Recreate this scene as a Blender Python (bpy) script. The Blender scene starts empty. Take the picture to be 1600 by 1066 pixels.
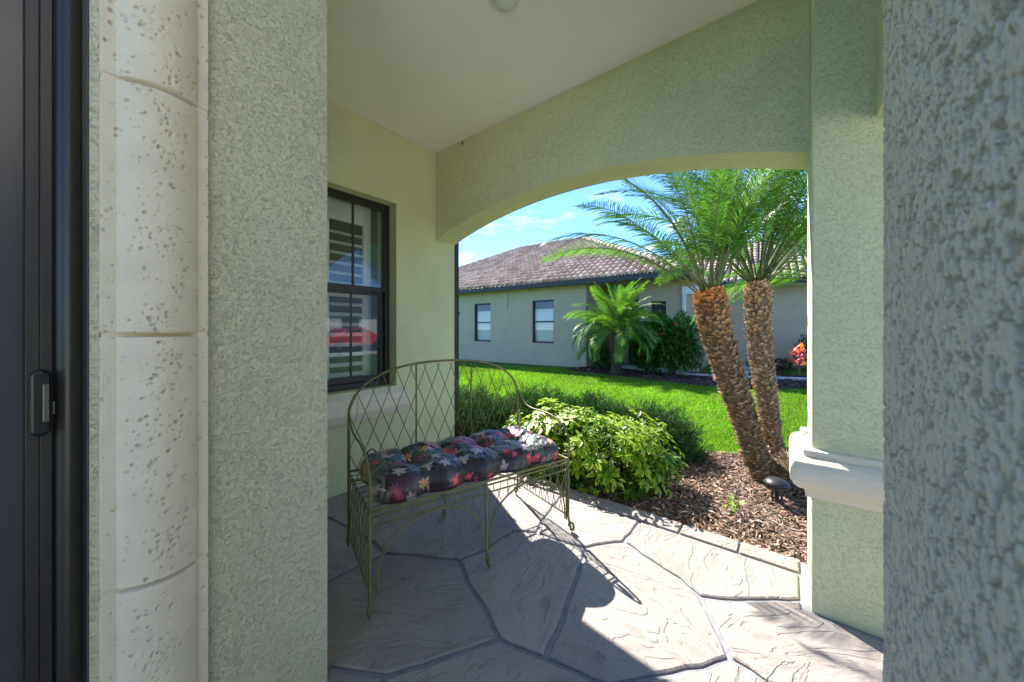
import bpy, math, random
import numpy as np
from mathutils import Vector, Matrix, noise as mnoise

random.seed(7)
RNG = np.random.default_rng(7)
SC = bpy.context.scene
COL = SC.collection
PI = math.pi

# ------------------------------------------------------------------ camera
YAW = math.radians(38.0)
EYE = 1.25
cam_d = bpy.data.cameras.new('camera')
cam = bpy.data.objects.new('camera', cam_d)
COL.objects.link(cam)
cam.location = (0, 0, EYE)
cam.rotation_euler = (PI / 2, 0, YAW)
cam_d.sensor_width = 36.0
cam_d.lens = 12.375
cam_d.shift_y = -18 / 1600
cam_d.clip_start = 0.02
cam_d.clip_end = 2000
cam_d.dof.use_dof = True
cam_d.dof.focus_distance = 3.2
cam_d.dof.aperture_fstop = 4.5
SC.camera = cam

# ------------------------------------------------------------------ sun, sky, exposure
SUN_EL = math.radians(43.5)
SUN_AZ = math.atan2(0.49, -0.87)                 # direction towards the sun in the ground plane
world = bpy.data.worlds.new('World')
SC.world = world
world.use_nodes = True
wn, wl = world.node_tree.nodes, world.node_tree.links
wn.clear()
w_out = wn.new('ShaderNodeOutputWorld')
w_bg = wn.new('ShaderNodeBackground')
w_bg.inputs['Strength'].default_value = 0.15
sky = wn.new('ShaderNodeTexSky')
sky.sky_type = 'NISHITA'
sky.sun_disc = False
sky.sun_elevation = SUN_EL
sky.sun_rotation = PI / 2 - SUN_AZ
sky.altitude = 1200
sky.air_density = 0.6
sky.dust_density = 0.0
sky.ozone_density = 3.0
w_co = wn.new('ShaderNodeTexCoord')
w_map = wn.new('ShaderNodeMapping')
w_map.inputs['Scale'].default_value = (2.2, 2.2, 7.0)
w_no = wn.new('ShaderNodeTexNoise')
w_no.inputs['Scale'].default_value = 2.1
w_no.inputs['Detail'].default_value = 8
w_no.inputs['Roughness'].default_value = 0.62
w_ramp = wn.new('ShaderNodeValToRGB')
w_ramp.color_ramp.elements[0].position = 0.55
w_ramp.color_ramp.elements[0].color = (0, 0, 0, 1)
w_ramp.color_ramp.elements[1].position = 0.86
w_ramp.color_ramp.elements[1].color = (0.42, 0.42, 0.42, 1)
w_mix = wn.new('ShaderNodeMixRGB')
w_mix.inputs['Color2'].default_value = (4.2, 4.4, 4.8, 1)
wl.new(w_co.outputs['Generated'], w_map.inputs['Vector'])
wl.new(w_map.outputs['Vector'], w_no.inputs['Vector'])
wl.new(w_no.outputs['Fac'], w_ramp.inputs['Fac'])
wl.new(w_ramp.outputs['Color'], w_mix.inputs['Fac'])
w_tint = wn.new('ShaderNodeMixRGB')
w_tint.blend_type = 'MULTIPLY'
w_tint.inputs['Fac'].default_value = 1
w_tint.inputs['Color2'].default_value = (0.32, 0.41, 0.50, 1)
wl.new(sky.outputs['Color'], w_tint.inputs['Color1'])
wl.new(w_tint.outputs['Color'], w_mix.inputs['Color1'])
wl.new(w_mix.outputs['Color'], w_bg.inputs['Color'])
wl.new(w_bg.outputs['Background'], w_out.inputs['Surface'])

sun_d = bpy.data.lights.new('sun', 'SUN')
sun_d.energy = 2.05
sun_d.angle = math.radians(0.53)
sun_d.color = (1.0, 0.95, 0.88)
sun = bpy.data.objects.new('sun', sun_d)
COL.objects.link(sun)
sd = Vector((math.cos(SUN_AZ) * math.cos(SUN_EL), math.sin(SUN_AZ) * math.cos(SUN_EL), math.sin(SUN_EL)))
sun.rotation_euler = (-sd).to_track_quat('-Z', 'Y').to_euler()
sun.location = sd * 40

SC.view_settings.view_transform = 'Standard'
SC.view_settings.look = 'None'
SC.view_settings.gamma = 1
SC.view_settings.use_curve_mapping = False
SC.view_settings.exposure = 2.9
SC.render.engine = 'CYCLES'
SC.cycles.max_bounces = 10
SC.cycles.diffuse_bounces = 8
SC.cycles.glossy_bounces = 4
SC.cycles.transparent_max_bounces = 12
SC.cycles.transmission_bounces = 5
SC.cycles.sample_clamp_indirect = 8
SC.cycles.use_denoising = True

# ------------------------------------------------------------------ geometry helpers
FW = np.array([-math.sin(YAW), math.cos(YAW)])
RT = np.array([math.cos(YAW), math.sin(YAW)])


def ray(px, py):
    d = FW + (px - 800) / 550 * RT
    return np.array([d[0], d[1], (515 - py) / 550])


def fl(px, py, z=0.0):
    """a photographed point that lies on the level z"""
    d = ray(px, py)
    return np.array([0, 0, EYE]) + d * (z - EYE) / d[2]


def dp(px, py, Y):
    """a photographed point at depth Y"""
    return np.array([0, 0, EYE]) + ray(px, py) * Y


class MB:
    def __init__(self):
        self.v, self.f, self.c = [], [], []

    def add(self, vs, fs, col=None):
        o = len(self.v)
        self.v.extend([tuple(p) for p in vs])
        self.f.extend([tuple(i + o for i in q) for q in fs])
        self.c.extend([col or (1, 1, 1)] * len(vs))
        return self

    def box(self, x0, x1, y0, y1, z0, z1, col=None):
        vs = [(x, y, z) for x in (x0, x1) for y in (y0, y1) for z in (z0, z1)]
        fs = [(0, 1, 3, 2), (4, 6, 7, 5), (0, 4, 5, 1), (2, 3, 7, 6), (0, 2, 6, 4), (1, 5, 7, 3)]
        return self.add(vs, fs, col)

    def tube(self, pts, r, n=6, closed=False, caps=True, col=None):
        pts = [Vector(p) for p in pts]
        m = len(pts)
        rs = list(r) if hasattr(r, '__len__') else [r] * m
        t0 = (pts[1] - pts[0]).normalized()
        up = Vector((0, 0, 1)) if abs(t0.z) < 0.9 else Vector((1, 0, 0))
        nx = t0.cross(up).normalized()
        vs, fs = [], []
        for i, p in enumerate(pts):
            if closed:
                t = (pts[(i + 1) % m] - pts[i - 1]).normalized()
            else:
                t = (pts[min(i + 1, m - 1)] - pts[max(i - 1, 0)]).normalized()
            nx = (nx - t * nx.dot(t))
            nx = nx.normalized() if nx.length > 1e-6 else t.orthogonal().normalized()
            ny = t.cross(nx)
            for k in range(n):
                a = 2 * PI * k / n
                vs.append(p + (nx * math.cos(a) + ny * math.sin(a)) * rs[i])
        for i in range(m if closed else m - 1):
            j = (i + 1) % m
            for k in range(n):
                fs.append((i * n + k, i * n + (k + 1) % n, j * n + (k + 1) % n, j * n + k))
        if caps and not closed:
            fs.append(tuple(range(n - 1, -1, -1)))
            fs.append(tuple((m - 1) * n + k for k in range(n)))
        return self.add(vs, fs, col)

    def prism(self, poly, z0, z1, col=None):
        n = len(poly)
        vs = [(p[0], p[1], z0) for p in poly] + [(p[0], p[1], z1) for p in poly]
        fs = [tuple(range(n - 1, -1, -1)), tuple(range(n, 2 * n))]
        fs += [(i, (i + 1) % n, n + (i + 1) % n, n + i) for i in range(n)]
        return self.add(vs, fs, col)

    def lathe(self, prof, c=(0, 0, 0), n=20, M=None, col=None):
        vs, fs = [], []
        for r, z in prof:
            for k in range(n):
                a = 2 * PI * k / n
                q = Vector((r * math.cos(a), r * math.sin(a), z))
                if M is not None:
                    q = M @ q
                vs.append(q + Vector(c))
        m = len(prof)
        for i in range(m - 1):
            for k in range(n):
                fs.append((i * n + k, i * n + (k + 1) % n, (i + 1) * n + (k + 1) % n, (i + 1) * n + k))
        fs.append(tuple(range(n - 1, -1, -1)))
        fs.append(tuple((m - 1) * n + k for k in range(n)))
        return self.add(vs, fs, col)

    def mesh(self, name, mat, smooth=False, usecol=False):
        me = bpy.data.meshes.new(name)
        me.from_pydata(self.v, [], self.f)
        if mat:
            me.materials.append(mat)
        if usecol:
            at = me.color_attributes.new('col', 'FLOAT_COLOR', 'POINT')
            a = np.ones((len(self.v), 4), np.float32)
            a[:, :3] = np.array(self.c, np.float32)
            at.data.foreach_set('color', a.ravel())
        if smooth:
            me.polygons.foreach_set('use_smooth', [True] * len(me.polygons))
        me.update()
        return me

    def build(self, name, mat, parent=None, smooth=False, usecol=False, bevel=0, seg=2):
        o = link(name, self.mesh(name, mat, smooth, usecol), parent)
        if bevel:
            b = o.modifiers.new('bevel', 'BEVEL')
            b.width = bevel
            b.segments = seg
            b.limit_method = 'ANGLE'
            b.harden_normals = False
        return o


def link(name, data, parent=None):
    o = bpy.data.objects.new(name, data)
    COL.objects.link(o)
    if parent is not None:
        o.parent = parent
    return o


def np_mesh(name, V, F, mat, colr=None, smooth=False):
    """V (N,3); F list of index arrays (m,k)"""
    me = bpy.data.meshes.new(name)
    me.vertices.add(len(V))
    me.vertices.foreach_set('co', np.ascontiguousarray(V, np.float32).ravel())
    li = np.concatenate([f.ravel() for f in F]).astype(np.int32)
    cnt = np.concatenate([np.full(len(f), f.shape[1]) for f in F]).astype(np.int32)
    st = np.concatenate([[0], np.cumsum(cnt)[:-1]]).astype(np.int32)
    me.loops.add(len(li))
    me.loops.foreach_set('vertex_index', li)
    me.polygons.add(len(cnt))
    me.polygons.foreach_set('loop_start', st)
    me.polygons.foreach_set('loop_total', cnt)
    me.polygons.foreach_set('use_smooth', np.full(len(cnt), bool(smooth)))
    me.materials.append(mat)
    if colr is not None:
        at = me.color_attributes.new('col', 'FLOAT_COLOR', 'POINT')
        a = np.ones((len(V), 4), np.float32)
        a[:, :3] = colr
        at.data.foreach_set('color', a.ravel())
    me.update(calc_edges=True)
    return me


def scatter(name, tv, tf, tc, P, Rm, S, tint, mat, smooth=False):
    """many copies of one small template joined in one mesh.
    tv (n,3), tf list of (m,k), tc (n,3) colours, P (M,3), Rm (M,3,3), S (M,3), tint (M,3)"""
    M, n = len(P), len(tv)
    V = np.einsum('mij,mnj->mni', Rm, tv[None] * S[:, None, :]) + P[:, None, :]
    C = np.clip(tc[None] * tint[:, None, :], 0, 1)
    F = [(f[None] + (np.arange(M) * n)[:, None, None]).reshape(-1, f.shape[1]) for f in tf]
    return np_mesh(name, V.reshape(-1, 3), F, mat, C.reshape(-1, 3), smooth)


def frames(d, up=None, roll=None):
    """rotation matrices whose local x axis is d (M,3)"""
    d = d / np.linalg.norm(d, axis=1, keepdims=True)
    if up is None:
        up = np.tile(np.array([0, 0, 1.0]), (len(d), 1))
    y = np.cross(up, d)
    ln = np.linalg.norm(y, axis=1, keepdims=True)
    y = np.where(ln < 1e-4, np.array([[0, 1.0, 0]]), y / np.maximum(ln, 1e-6))
    z = np.cross(d, y)
    if roll is not None:
        c, s = np.cos(roll)[:, None], np.sin(roll)[:, None]
        y, z = y * c + z * s, z * c - y * s
    return np.stack([d, y, z], axis=2)


def tag(o, label, cat=None, group=None, kind=None):
    o['label'] = label
    if cat:
        o['category'] = cat
    if group:
        o['group'] = group
    if kind:
        o['kind'] = kind
    return o


def empty(name, loc, label, cat, rz=0, group=None, kind=None):
    o = bpy.data.objects.new(name, None)
    o.empty_display_size = 0.1
    COL.objects.link(o)
    o.location = loc
    o.rotation_euler = (0, 0, rz)
    return tag(o, label, cat, group, kind)


def vnoise(x, y, seed=0):
    xi, yi = np.floor(x).astype(int), np.floor(y).astype(int)
    xf, yf = x - xi, y - yi
    u, v = xf * xf * (3 - 2 * xf), yf * yf * (3 - 2 * yf)

    def h(i, j):
        n = (i * 374761393 + j * 668265263 + seed * 974634541) & 0x7fffffff
        n = ((n ^ (n >> 13)) * 1274126177) & 0x7fffffff
        return ((n ^ (n >> 16)) & 0xffff) / 65535.0
    return (h(xi, yi) * (1 - u) + h(xi + 1, yi) * u) * (1 - v) + (h(xi, yi + 1) * (1 - u) + h(xi + 1, yi + 1) * u) * v


def fbm(x, y, o=4, seed=0, g=0.5):
    s, a, t = 0, 1, 0
    for k in range(o):
        s = s + a * vnoise(x * 2 ** k, y * 2 ** k, seed + k * 17)
        t += a
        a *= g
    return s / t


# ------------------------------------------------------------------ materials
def new_mat(name):
    m = bpy.data.materials.new(name)
    m.use_nodes = True
    nt = m.node_tree
    return m, nt, nt.nodes, nt.links, nt.nodes['Principled BSDF']


def noise_node(N, L, scale, detail=6, rough=0.6, coord=None, dist=0.0):
    n = N.new('ShaderNodeTexNoise')
    n.inputs['Scale'].default_value = scale
    n.inputs['Detail'].default_value = detail
    n.inputs['Roughness'].default_value = rough
    n.inputs['Distortion'].default_value = dist
    if coord is not None:
        L.new(coord, n.inputs['Vector'])
    return n


def ramp(N, L, src, stops):
    r = N.new('ShaderNodeValToRGB')
    el = r.color_ramp.elements
    while len(el) < len(stops):
        el.new(0.5)
    for e, (p, c) in zip(el, stops):
        e.position = p
        e.color = (c, c, c, 1) if not hasattr(c, '__len__') else (*c, 1)
    L.new(src, r.inputs['Fac'])
    return r


def math_node(N, L, op, a, b):
    m = N.new('ShaderNodeMath')
    m.operation = op
    for i, q in enumerate((a, b)):
        if hasattr(q, 'links') or hasattr(q, 'is_linked'):
            L.new(q, m.inputs[i])
        else:
            m.inputs[i].default_value = q
    return m


def simple(name, c, rough=0.6, metal=0.0, var=0.12, scale=8, bump=0.0, bscale=60, spec=0.4, coord='Object'):
    m, nt, N, L, B = new_mat(name)
    tc = N.new('ShaderNodeTexCoord')
    n = noise_node(N, L, scale, 6, 0.65, tc.outputs[coord])
    r = ramp(N, L, n.outputs['Fac'], [(0.3, tuple(x * (1 - var) for x in c)), (0.7, tuple(min(1, x * (1 + var)) for x in c))])
    L.new(r.outputs['Color'], B.inputs['Base Color'])
    B.inputs['Roughness'].default_value = rough
    B.inputs['Metallic'].default_value = metal
    B.inputs['Specular IOR Level'].default_value = spec
    if bump:
        b = N.new('ShaderNodeBump')
        b.inputs['Strength'].default_value = min(1, bump)
        b.inputs['Distance'].default_value = 0.004
        n2 = noise_node(N, L, bscale, 8, 0.7, tc.outputs[coord])
        L.new(n2.outputs['Fac'], b.inputs['Height'])
        L.new(b.outputs['Normal'], B.inputs['Normal'])
    return m


def stucco(name, c, feature=26.0, depth=0.006, strength=0.9):
    """knock-down textured paint: flat plateaus with ragged recesses, plus fine grain"""
    m, nt, N, L, B = new_mat(name)
    tc = N.new('ShaderNodeTexCoord')
    co = tc.outputs['Object']
    warp = noise_node(N, L, feature * 0.8, 3, 0.6, co)
    vm = N.new('ShaderNodeMixRGB')
    vm.blend_type = 'ADD'
    vm.inputs['Fac'].default_value = 0.035
    L.new(co, vm.inputs['Color1'])
    L.new(warp.outputs['Color'], vm.inputs['Color2'])
    n1 = noise_node(N, L, feature, 7, 0.62, vm.outputs['Color'], 0.6)
    plate = ramp(N, L, n1.outputs['Fac'], [(0.41, 0.0), (0.46, 0.72), (0.58, 0.80), (0.62, 1.0)])
    n2 = noise_node(N, L, feature * 9, 4, 0.7, co)
    add = math_node(N, L, 'MULTIPLY_ADD', n2.outputs['Fac'], 0.22)
    L.new(plate.outputs['Color'], add.inputs[2])
    b = N.new('ShaderNodeBump')
    b.inputs['Strength'].default_value = strength
    b.inputs['Distance'].default_value = depth
    L.new(add.outputs[0], b.inputs['Height'])
    L.new(b.outputs['Normal'], B.inputs['Normal'])
    n3 = noise_node(N, L, 2.2, 6, 0.6, co)
    r = ramp(N, L, n3.outputs['Fac'], [(0.3, tuple(x * 0.93 for x in c)), (0.7, tuple(x * 1.06 for x in c))])
    L.new(r.outputs['Color'], B.inputs['Base Color'])
    B.inputs['Roughness'].default_value = 0.85
    B.inputs['Specular IOR Level'].default_value = 0.2
    return m


def attr_mat(name, rough=0.5, spec=0.4, transl=0.0, bump=0.0, bscale=80, mul=(1, 1, 1)):
    """colour from the mesh's own 'col' attribute; optional light passing through (leaves)"""
    m, nt, N, L, B = new_mat(name)
    at = N.new('ShaderNodeAttribute')
    at.attribute_name = 'col'
    src = at.outputs['Color']
    L.new(src, B.inputs['Base Color'])
    B.inputs['Roughness'].default_value = rough
    B.inputs['Specular IOR Level'].default_value = spec
    if bump:
        tc = N.new('ShaderNodeTexCoord')
        n2 = noise_node(N, L, bscale, 6, 0.7, tc.outputs['Object'])
        b = N.new('ShaderNodeBump')
        b.inputs['Strength'].default_value = bump
        b.inputs['Distance'].default_value = 0.004
        L.new(n2.outputs['Fac'], b.inputs['Height'])
        L.new(b.outputs['Normal'], B.inputs['Normal'])
    if transl:
        tr = N.new('ShaderNodeBsdfTranslucent')
        mul_n = N.new('ShaderNodeMixRGB')
        mul_n.blend_type = 'MULTIPLY'
        mul_n.inputs['Fac'].default_value = 1
        mul_n.inputs['Color2'].default_value = (1.25, 1.3, 0.6, 1)
        L.new(src, mul_n.inputs['Color1'])
        L.new(mul_n.outputs['Color'], tr.inputs['Color'])
        mx = N.new('ShaderNodeMixShader')
        mx.inputs['Fac'].default_value = transl
        L.new(B.outputs['BSDF'], mx.inputs[1])
        L.new(tr.outputs['BSDF'], mx.inputs[2])
        L.new(mx.outputs['Shader'], N['Material Output'].inputs['Surface'])
    return m


def glass_mat(name, tint=(0.93, 0.96, 0.95)):
    m, nt, N, L, B = new_mat(name)
    N.remove(B)
    gl = N.new('ShaderNodeBsdfGlossy')
    gl.inputs['Roughness'].default_value = 0.005
    gl.inputs['Color'].default_value = (1, 1, 1, 1)
    tr = N.new('ShaderNodeBsdfTransparent')
    tr.inputs['Color'].default_value = (*tint, 1)
    fr = N.new('ShaderNodeFresnel')
    fr.inputs['IOR'].default_value = 1.65
    mx = N.new('ShaderNodeMixShader')
    L.new(fr.outputs['Fac'], mx.inputs['Fac'])
    L.new(tr.outputs['BSDF'], mx.inputs[1])
    L.new(gl.outputs['BSDF'], mx.inputs[2])
    L.new(mx.outputs['Shader'], N['Material Output'].inputs['Surface'])
    return m


PAINT = (0.69, 0.69, 0.435)
M_wall = stucco('sage_stucco', PAINT, 80, 0.0031, 0.78)
M_entry = stucco('sage_stucco_coarse', (0.62, 0.60, 0.455), 84, 0.0036, 0.9)
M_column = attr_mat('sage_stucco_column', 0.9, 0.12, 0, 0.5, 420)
M_ceil = simple('ceiling_paint', (0.86, 0.84, 0.78), 0.85, var=0.02, scale=3, bump=0.4, bscale=140)
M_stone = attr_mat('cast_stone', 0.8, 0.25, 0, 0.25, 220)
M_sill = simple('cast_stone_plain', (0.76, 0.67, 0.52), 0.8, var=0.06, scale=12, bump=0.35, bscale=90)
M_bronze = simple('dark_bronze_aluminium', (0.034, 0.029, 0.026), 0.38, var=0.1, scale=3, spec=0.5)
M_bronze2 = simple('dark_bronze_window', (0.022, 0.019, 0.017), 0.45, var=0.1, scale=3, spec=0.5)
M_black = simple('black_rubber', (0.008, 0.008, 0.009), 0.6, var=0.1)
M_handle = simple('black_plastic', (0.014, 0.014, 0.015), 0.32, var=0.08, spec=0.5)
M_steel = simple('dull_steel', (0.42, 0.42, 0.38), 0.35, 0.9, var=0.1)
M_screen = simple('door_glass_film', (0.055, 0.055, 0.06), 0.25, var=0.05, spec=0.5)
M_white = simple('white_paint', (0.75, 0.75, 0.72), 0.5, var=0.03)
M_louver = simple('white_shutter', (0.86, 0.86, 0.82), 0.45, var=0.03)
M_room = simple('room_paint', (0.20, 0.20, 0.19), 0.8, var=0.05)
M_glass = glass_mat('window_glass')
M_grout = simple('dark_grout', (0.24, 0.245, 0.26), 0.85, var=0.2, scale=25, bump=0.5, bscale=200)
M_gutter = simple('brown_gutter', (0.035, 0.027, 0.022), 0.45, var=0.1)
M_nwall = stucco('grey_green_stucco', (0.50, 0.405, 0.275), 20, 0.004, 0.5)
M_dark = simple('dark_door', (0.03, 0.027, 0.025), 0.4, var=0.1)
M_leaf = attr_mat('leaf', 0.42, 0.45, 0.32)
M_frond = attr_mat('palm_leaf', 0.38, 0.5, 0.38)
M_needle = attr_mat('needle', 0.65, 0.12, 0.2)
M_grass = attr_mat('grass_blade', 0.5, 0.3, 0.42)
M_chip = attr_mat('mulch_chip', 0.85, 0.2)
M_bark = attr_mat('palm_bark', 0.9, 0.15)
M_tile = attr_mat('roof_tile', 0.9, 0.08)
M_conc = simple('pale_concrete', (0.55, 0.53, 0.48), 0.85, var=0.1, scale=9, bump=0.3, bscale=120)
M_asphalt = simple('asphalt', (0.055, 0.055, 0.058), 0.9, var=0.2, scale=20, bump=0.4, bscale=150)
M_light = simple('lamp_housing', (0.03, 0.03, 0.032), 0.4, var=0.1)


M_cloth = attr_mat('printed_cloth', 0.42, 0.6, 0, 0.12, 600)
_pb = M_cloth.node_tree.nodes['Principled BSDF']
_pb.inputs['Sheen Weight'].default_value = 0.15
_pb.inputs['Sheen Roughness'].default_value = 0.4
_pb.inputs['Sheen Tint'].default_value = (1.0, 0.88, 0.92, 1)


def flag_mat():
    m, nt, N, L, B = new_mat('stamped_concrete')
    tc = N.new('ShaderNodeTexCoord')
    geo = N.new('ShaderNodeNewGeometry')
    oi = N.new('ShaderNodeObjectInfo')
    va = N.new('ShaderNodeVectorMath')
    va.operation = 'ADD'
    vs_ = N.new('ShaderNodeVectorMath')
    vs_.operation = 'SCALE'
    vs_.inputs[0].default_value = (17.3, 31.7, 9.1)
    L.new(oi.outputs['Random'], vs_.inputs['Scale'])
    L.new(geo.outputs['Position'], va.inputs[0])
    L.new(vs_.outputs['Vector'], va.inputs[1])
    vr = N.new('ShaderNodeVectorRotate')
    vr.rotation_type = 'Z_AXIS'
    ang = math_node(N, L, 'MULTIPLY', oi.outputs['Random'], 19.0)
    L.new(ang.outputs[0], vr.inputs['Angle'])
    L.new(va.outputs['Vector'], vr.inputs['Vector'])
    co = vr.outputs['Vector']
    n1 = noise_node(N, L, 1.6, 7, 0.62, co, 0.5)
    n2 = noise_node(N, L, 9, 8, 0.7, co, 0.3)
    mixf = math_node(N, L, 'MULTIPLY_ADD', n2.outputs['Fac'], 0.35)
    L.new(n1.outputs['Fac'], mixf.inputs[2])
    r = ramp(N, L, mixf.outputs[0], [(0.42, (0.255, 0.222, 0.200)), (0.62, (0.318, 0.278, 0.251)), (0.86, (0.36, 0.318, 0.288))])
    # relief: curved slate ridges, fine clefts and grain
    mp = N.new('ShaderNodeMapping')
    mp.inputs['Rotation'].default_value = (0, 0, 0.9)
    mp.inputs['Scale'].default_value = (1.0, 2.3, 1.0)
    L.new(co, mp.inputs['Vector'])
    ridge = noise_node(N, L, 2.3, 3, 0.5, mp.outputs['Vector'], 1.3)
    rr = ramp(N, L, ridge.outputs['Fac'], [(0.0, 0.0), (0.38, 0.25), (0.40, 0.42), (0.50, 0.45), (0.515, 0.66), (0.62, 0.68), (0.635, 0.9), (1.0, 1.0)])
    cl = noise_node(N, L, 7.5, 6, 0.6, mp.outputs['Vector'], 0.8)
    gr = noise_node(N, L, 160, 4, 0.6, co)
    a1 = math_node(N, L, 'MULTIPLY_ADD', cl.outputs['Fac'], 0.55)
    L.new(rr.outputs['Color'], a1.inputs[2])
    a2 = math_node(N, L, 'MULTIPLY_ADD', gr.outputs['Fac'], 0.10)
    L.new(a1.outputs[0], a2.inputs[2])
    b = N.new('ShaderNodeBump')
    b.inputs['Strength'].default_value = 0.9
    b.inputs['Distance'].default_value = 0.017
    L.new(a2.outputs[0], b.inputs['Height'])
    L.new(b.outputs['Normal'], B.inputs['Normal'])
    st = N.new('ShaderNodeMixRGB')
    st.blend_type = 'MULTIPLY'
    L.new(r.outputs['Color'], st.inputs['Color1'])
    cr = ramp(N, L, cl.outputs['Fac'], [(0.33, (0.66, 0.64, 0.64)), (0.46, (1, 1, 1))])
    L.new(cr.outputs['Color'], st.inputs['Color2'])
    st.inputs['Fac'].default_value = 0.6
    tone = ramp(N, L, oi.outputs['Random'], [(0.0, (0.90, 0.90, 0.91)), (0.5, (1.0, 0.99, 0.98)), (1.0, (1.07, 1.05, 1.02))])
    tm = N.new('ShaderNodeMixRGB')
    tm.blend_type = 'MULTIPLY'
    tm.inputs['Fac'].default_value = 1
    L.new(st.outputs['Color'], tm.inputs['Color1'])
    L.new(tone.outputs['Color'], tm.inputs['Color2'])
    sp_ = noise_node(N, L, 75, 5, 0.7, co)
    spr = ramp(N, L, sp_.outputs['Fac'], [(0.30, (0.80, 0.79, 0.78)), (0.42, (1, 1, 1))])
    tm2 = N.new('ShaderNodeMixRGB')
    tm2.blend_type = 'MULTIPLY'
    tm2.inputs['Fac'].default_value = 0.7
    L.new(tm.outputs['Color'], tm2.inputs['Color1'])
    L.new(spr.outputs['Color'], tm2.inputs['Color2'])
    L.new(tm2.outputs['Color'], B.inputs['Base Color'])
    B.inputs['Roughness'].default_value = 0.72
    B.inputs['Specular IOR Level'].default_value = 0.3
    return m


M_flag = flag_mat()


def metal_green():
    m, nt, N, L, B = new_mat('olive_painted_iron')
    tc = N.new('ShaderNodeTexCoord')
    n = noise_node(N, L, 16, 7, 0.7, tc.outputs['Object'])
    r = ramp(N, L, n.outputs['Fac'], [(0.30, (0.12, 0.115, 0.038)), (0.58, (0.20, 0.185, 0.07)), (0.65, (0.24, 0.175, 0.08)), (0.72, (0.22, 0.09, 0.03))])
    L.new(r.outputs['Color'], B.inputs['Base Color'])
    B.inputs['Roughness'].default_value = 0.5
    B.inputs['Specular IOR Level'].default_value = 0.4
    return m


M_iron = metal_green()


def soil_mat(name, c1, c2, scale=14):
    m, nt, N, L, B = new_mat(name)
    geo = N.new('ShaderNodeNewGeometry')
    n = noise_node(N, L, scale, 8, 0.75, geo.outputs['Position'])
    r = ramp(N, L, n.outputs['Fac'], [(0.3, c1), (0.7, c2)])
    L.new(r.outputs['Color'], B.inputs['Base Color'])
    b = N.new('ShaderNodeBump')
    b.inputs['Strength'].default_value = 0.8
    b.inputs['Distance'].default_value = 0.02
    L.new(n.outputs['Fac'], b.inputs['Height'])
    L.new(b.outputs['Normal'], B.inputs['Normal'])
    B.inputs['Roughness'].default_value = 0.9
    B.inputs['Specular IOR Level'].default_value = 0.15
    return m


M_lawn = soil_mat('lawn_ground', (0.035, 0.085, 0.012), (0.09, 0.20, 0.022), 9)
M_mulch = soil_mat('mulch_ground', (0.05, 0.030, 0.022), (0.16, 0.105, 0.08), 40)
M_mulch2 = soil_mat('red_mulch_ground', (0.035, 0.02, 0.018), (0.13, 0.075, 0.062), 22)

# ------------------------------------------------------------------ ground
GZ = -0.06
mb = MB()
mb.add([(-900, -900, GZ - 0.03), (900, -900, GZ - 0.03), (900, 900, GZ - 0.03), (-900, 900, GZ - 0.03)], [(0, 1, 2, 3)])
tag(mb.build('ground', M_lawn), 'flat green ground running out to the horizon', 'ground', kind='structure')


def sheet(name, poly, z, mat, label, cat):
    b = MB()
    b.prism(poly, z - 0.02, z)
    return tag(b.build(name, mat), label, cat, kind='structure')


BED = [(-4.6, 2.475), (0.95, 2.475), (1.3, 3.6), (1.1, 4.9), (0.2, 4.72), (-0.25, 4.42), (-0.69, 4.17), (-1.3, 4.25),
       (-2.0, 4.5), (-3.0, 4.55), (-4.2, 4.3)]
sheet('mulch_bed', BED, GZ + 0.015, M_mulch, 'near planting bed of brown bark mulch outside the arch', 'mulch bed')
NBED = [(-5.62, 11.05), (-5.75, 10.2), (-5.3, 9.82), (-4.2, 9.66), (-3.1, 9.52), (-2.2, 9.2), (-1.5, 9.07), (-0.6, 9.3),
        (0.4, 10.1), (2.2, 11.3), (4.5, 12.0), (4.5, 12.9), (-0.2, 12.6), (-2.0, 11.6), (-2.6, 11.9), (-5.2, 11.7)]
sheet('mulch_bed', NBED, GZ + 0.012, M_mulch2, 'far planting bed of dark red mulch along the neighbouring house', 'mulch bed')
# walkway and kerb strips at the neighbouring house
walk = MB()
walk.prism([(-4.75, 11.55), (-2.65, 10.95), (-2.2, 11.3), (-3.6, 12.4), (-4.75, 12.4)], GZ - 0.02, GZ + 0.05)
tag(walk.build('path', M_conc, bevel=0.01), 'pale concrete entry path before the neighbouring house door', 'path', kind='structure')
w2 = MB()
w2.prism([(-1.35, 11.35), (-0.85, 11.45), (-1.0, 15.2), (-2.0, 15.2)], GZ - 0.02, GZ + 0.045)
tag(w2.build('path', M_conc, bevel=0.01), 'narrow pale path running back towards the garage wing', 'path', kind='structure')
kb = empty('path', (0, 0, 0), 'row of pale concrete kerb stones edging the far mulch', 'kerb', kind='structure')
kp = [(-2.5, 10.92), (-1.7, 11.05), (-0.9, 11.3), (0.0, 11.62), (0.9, 12.0), (1.8, 12.45), (2.8, 12.95)]
for a_, b_ in zip(kp[:-1], kp[1:]):
    d_ = Vector((b_[0] - a_[0], b_[1] - a_[1]))
    n_ = Vector((-d_.y, d_.x)).normalized() * 0.07
    d_ = d_.normalized() * 0.008
    q = [(a_[0] + d_.x - n_.x, a_[1] + d_.y - n_.y), (b_[0] - d_.x - n_.x, b_[1] - d_.y - n_.y),
         (b_[0] - d_.x + n_.x, b_[1] - d_.y + n_.y), (a_[0] + d_.x + n_.x, a_[1] + d_.y + n_.y)]
    MB().prism(q, GZ - 0.02, GZ + 0.07).build('kerb_stone', M_conc, kb, bevel=0.01)

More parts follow.
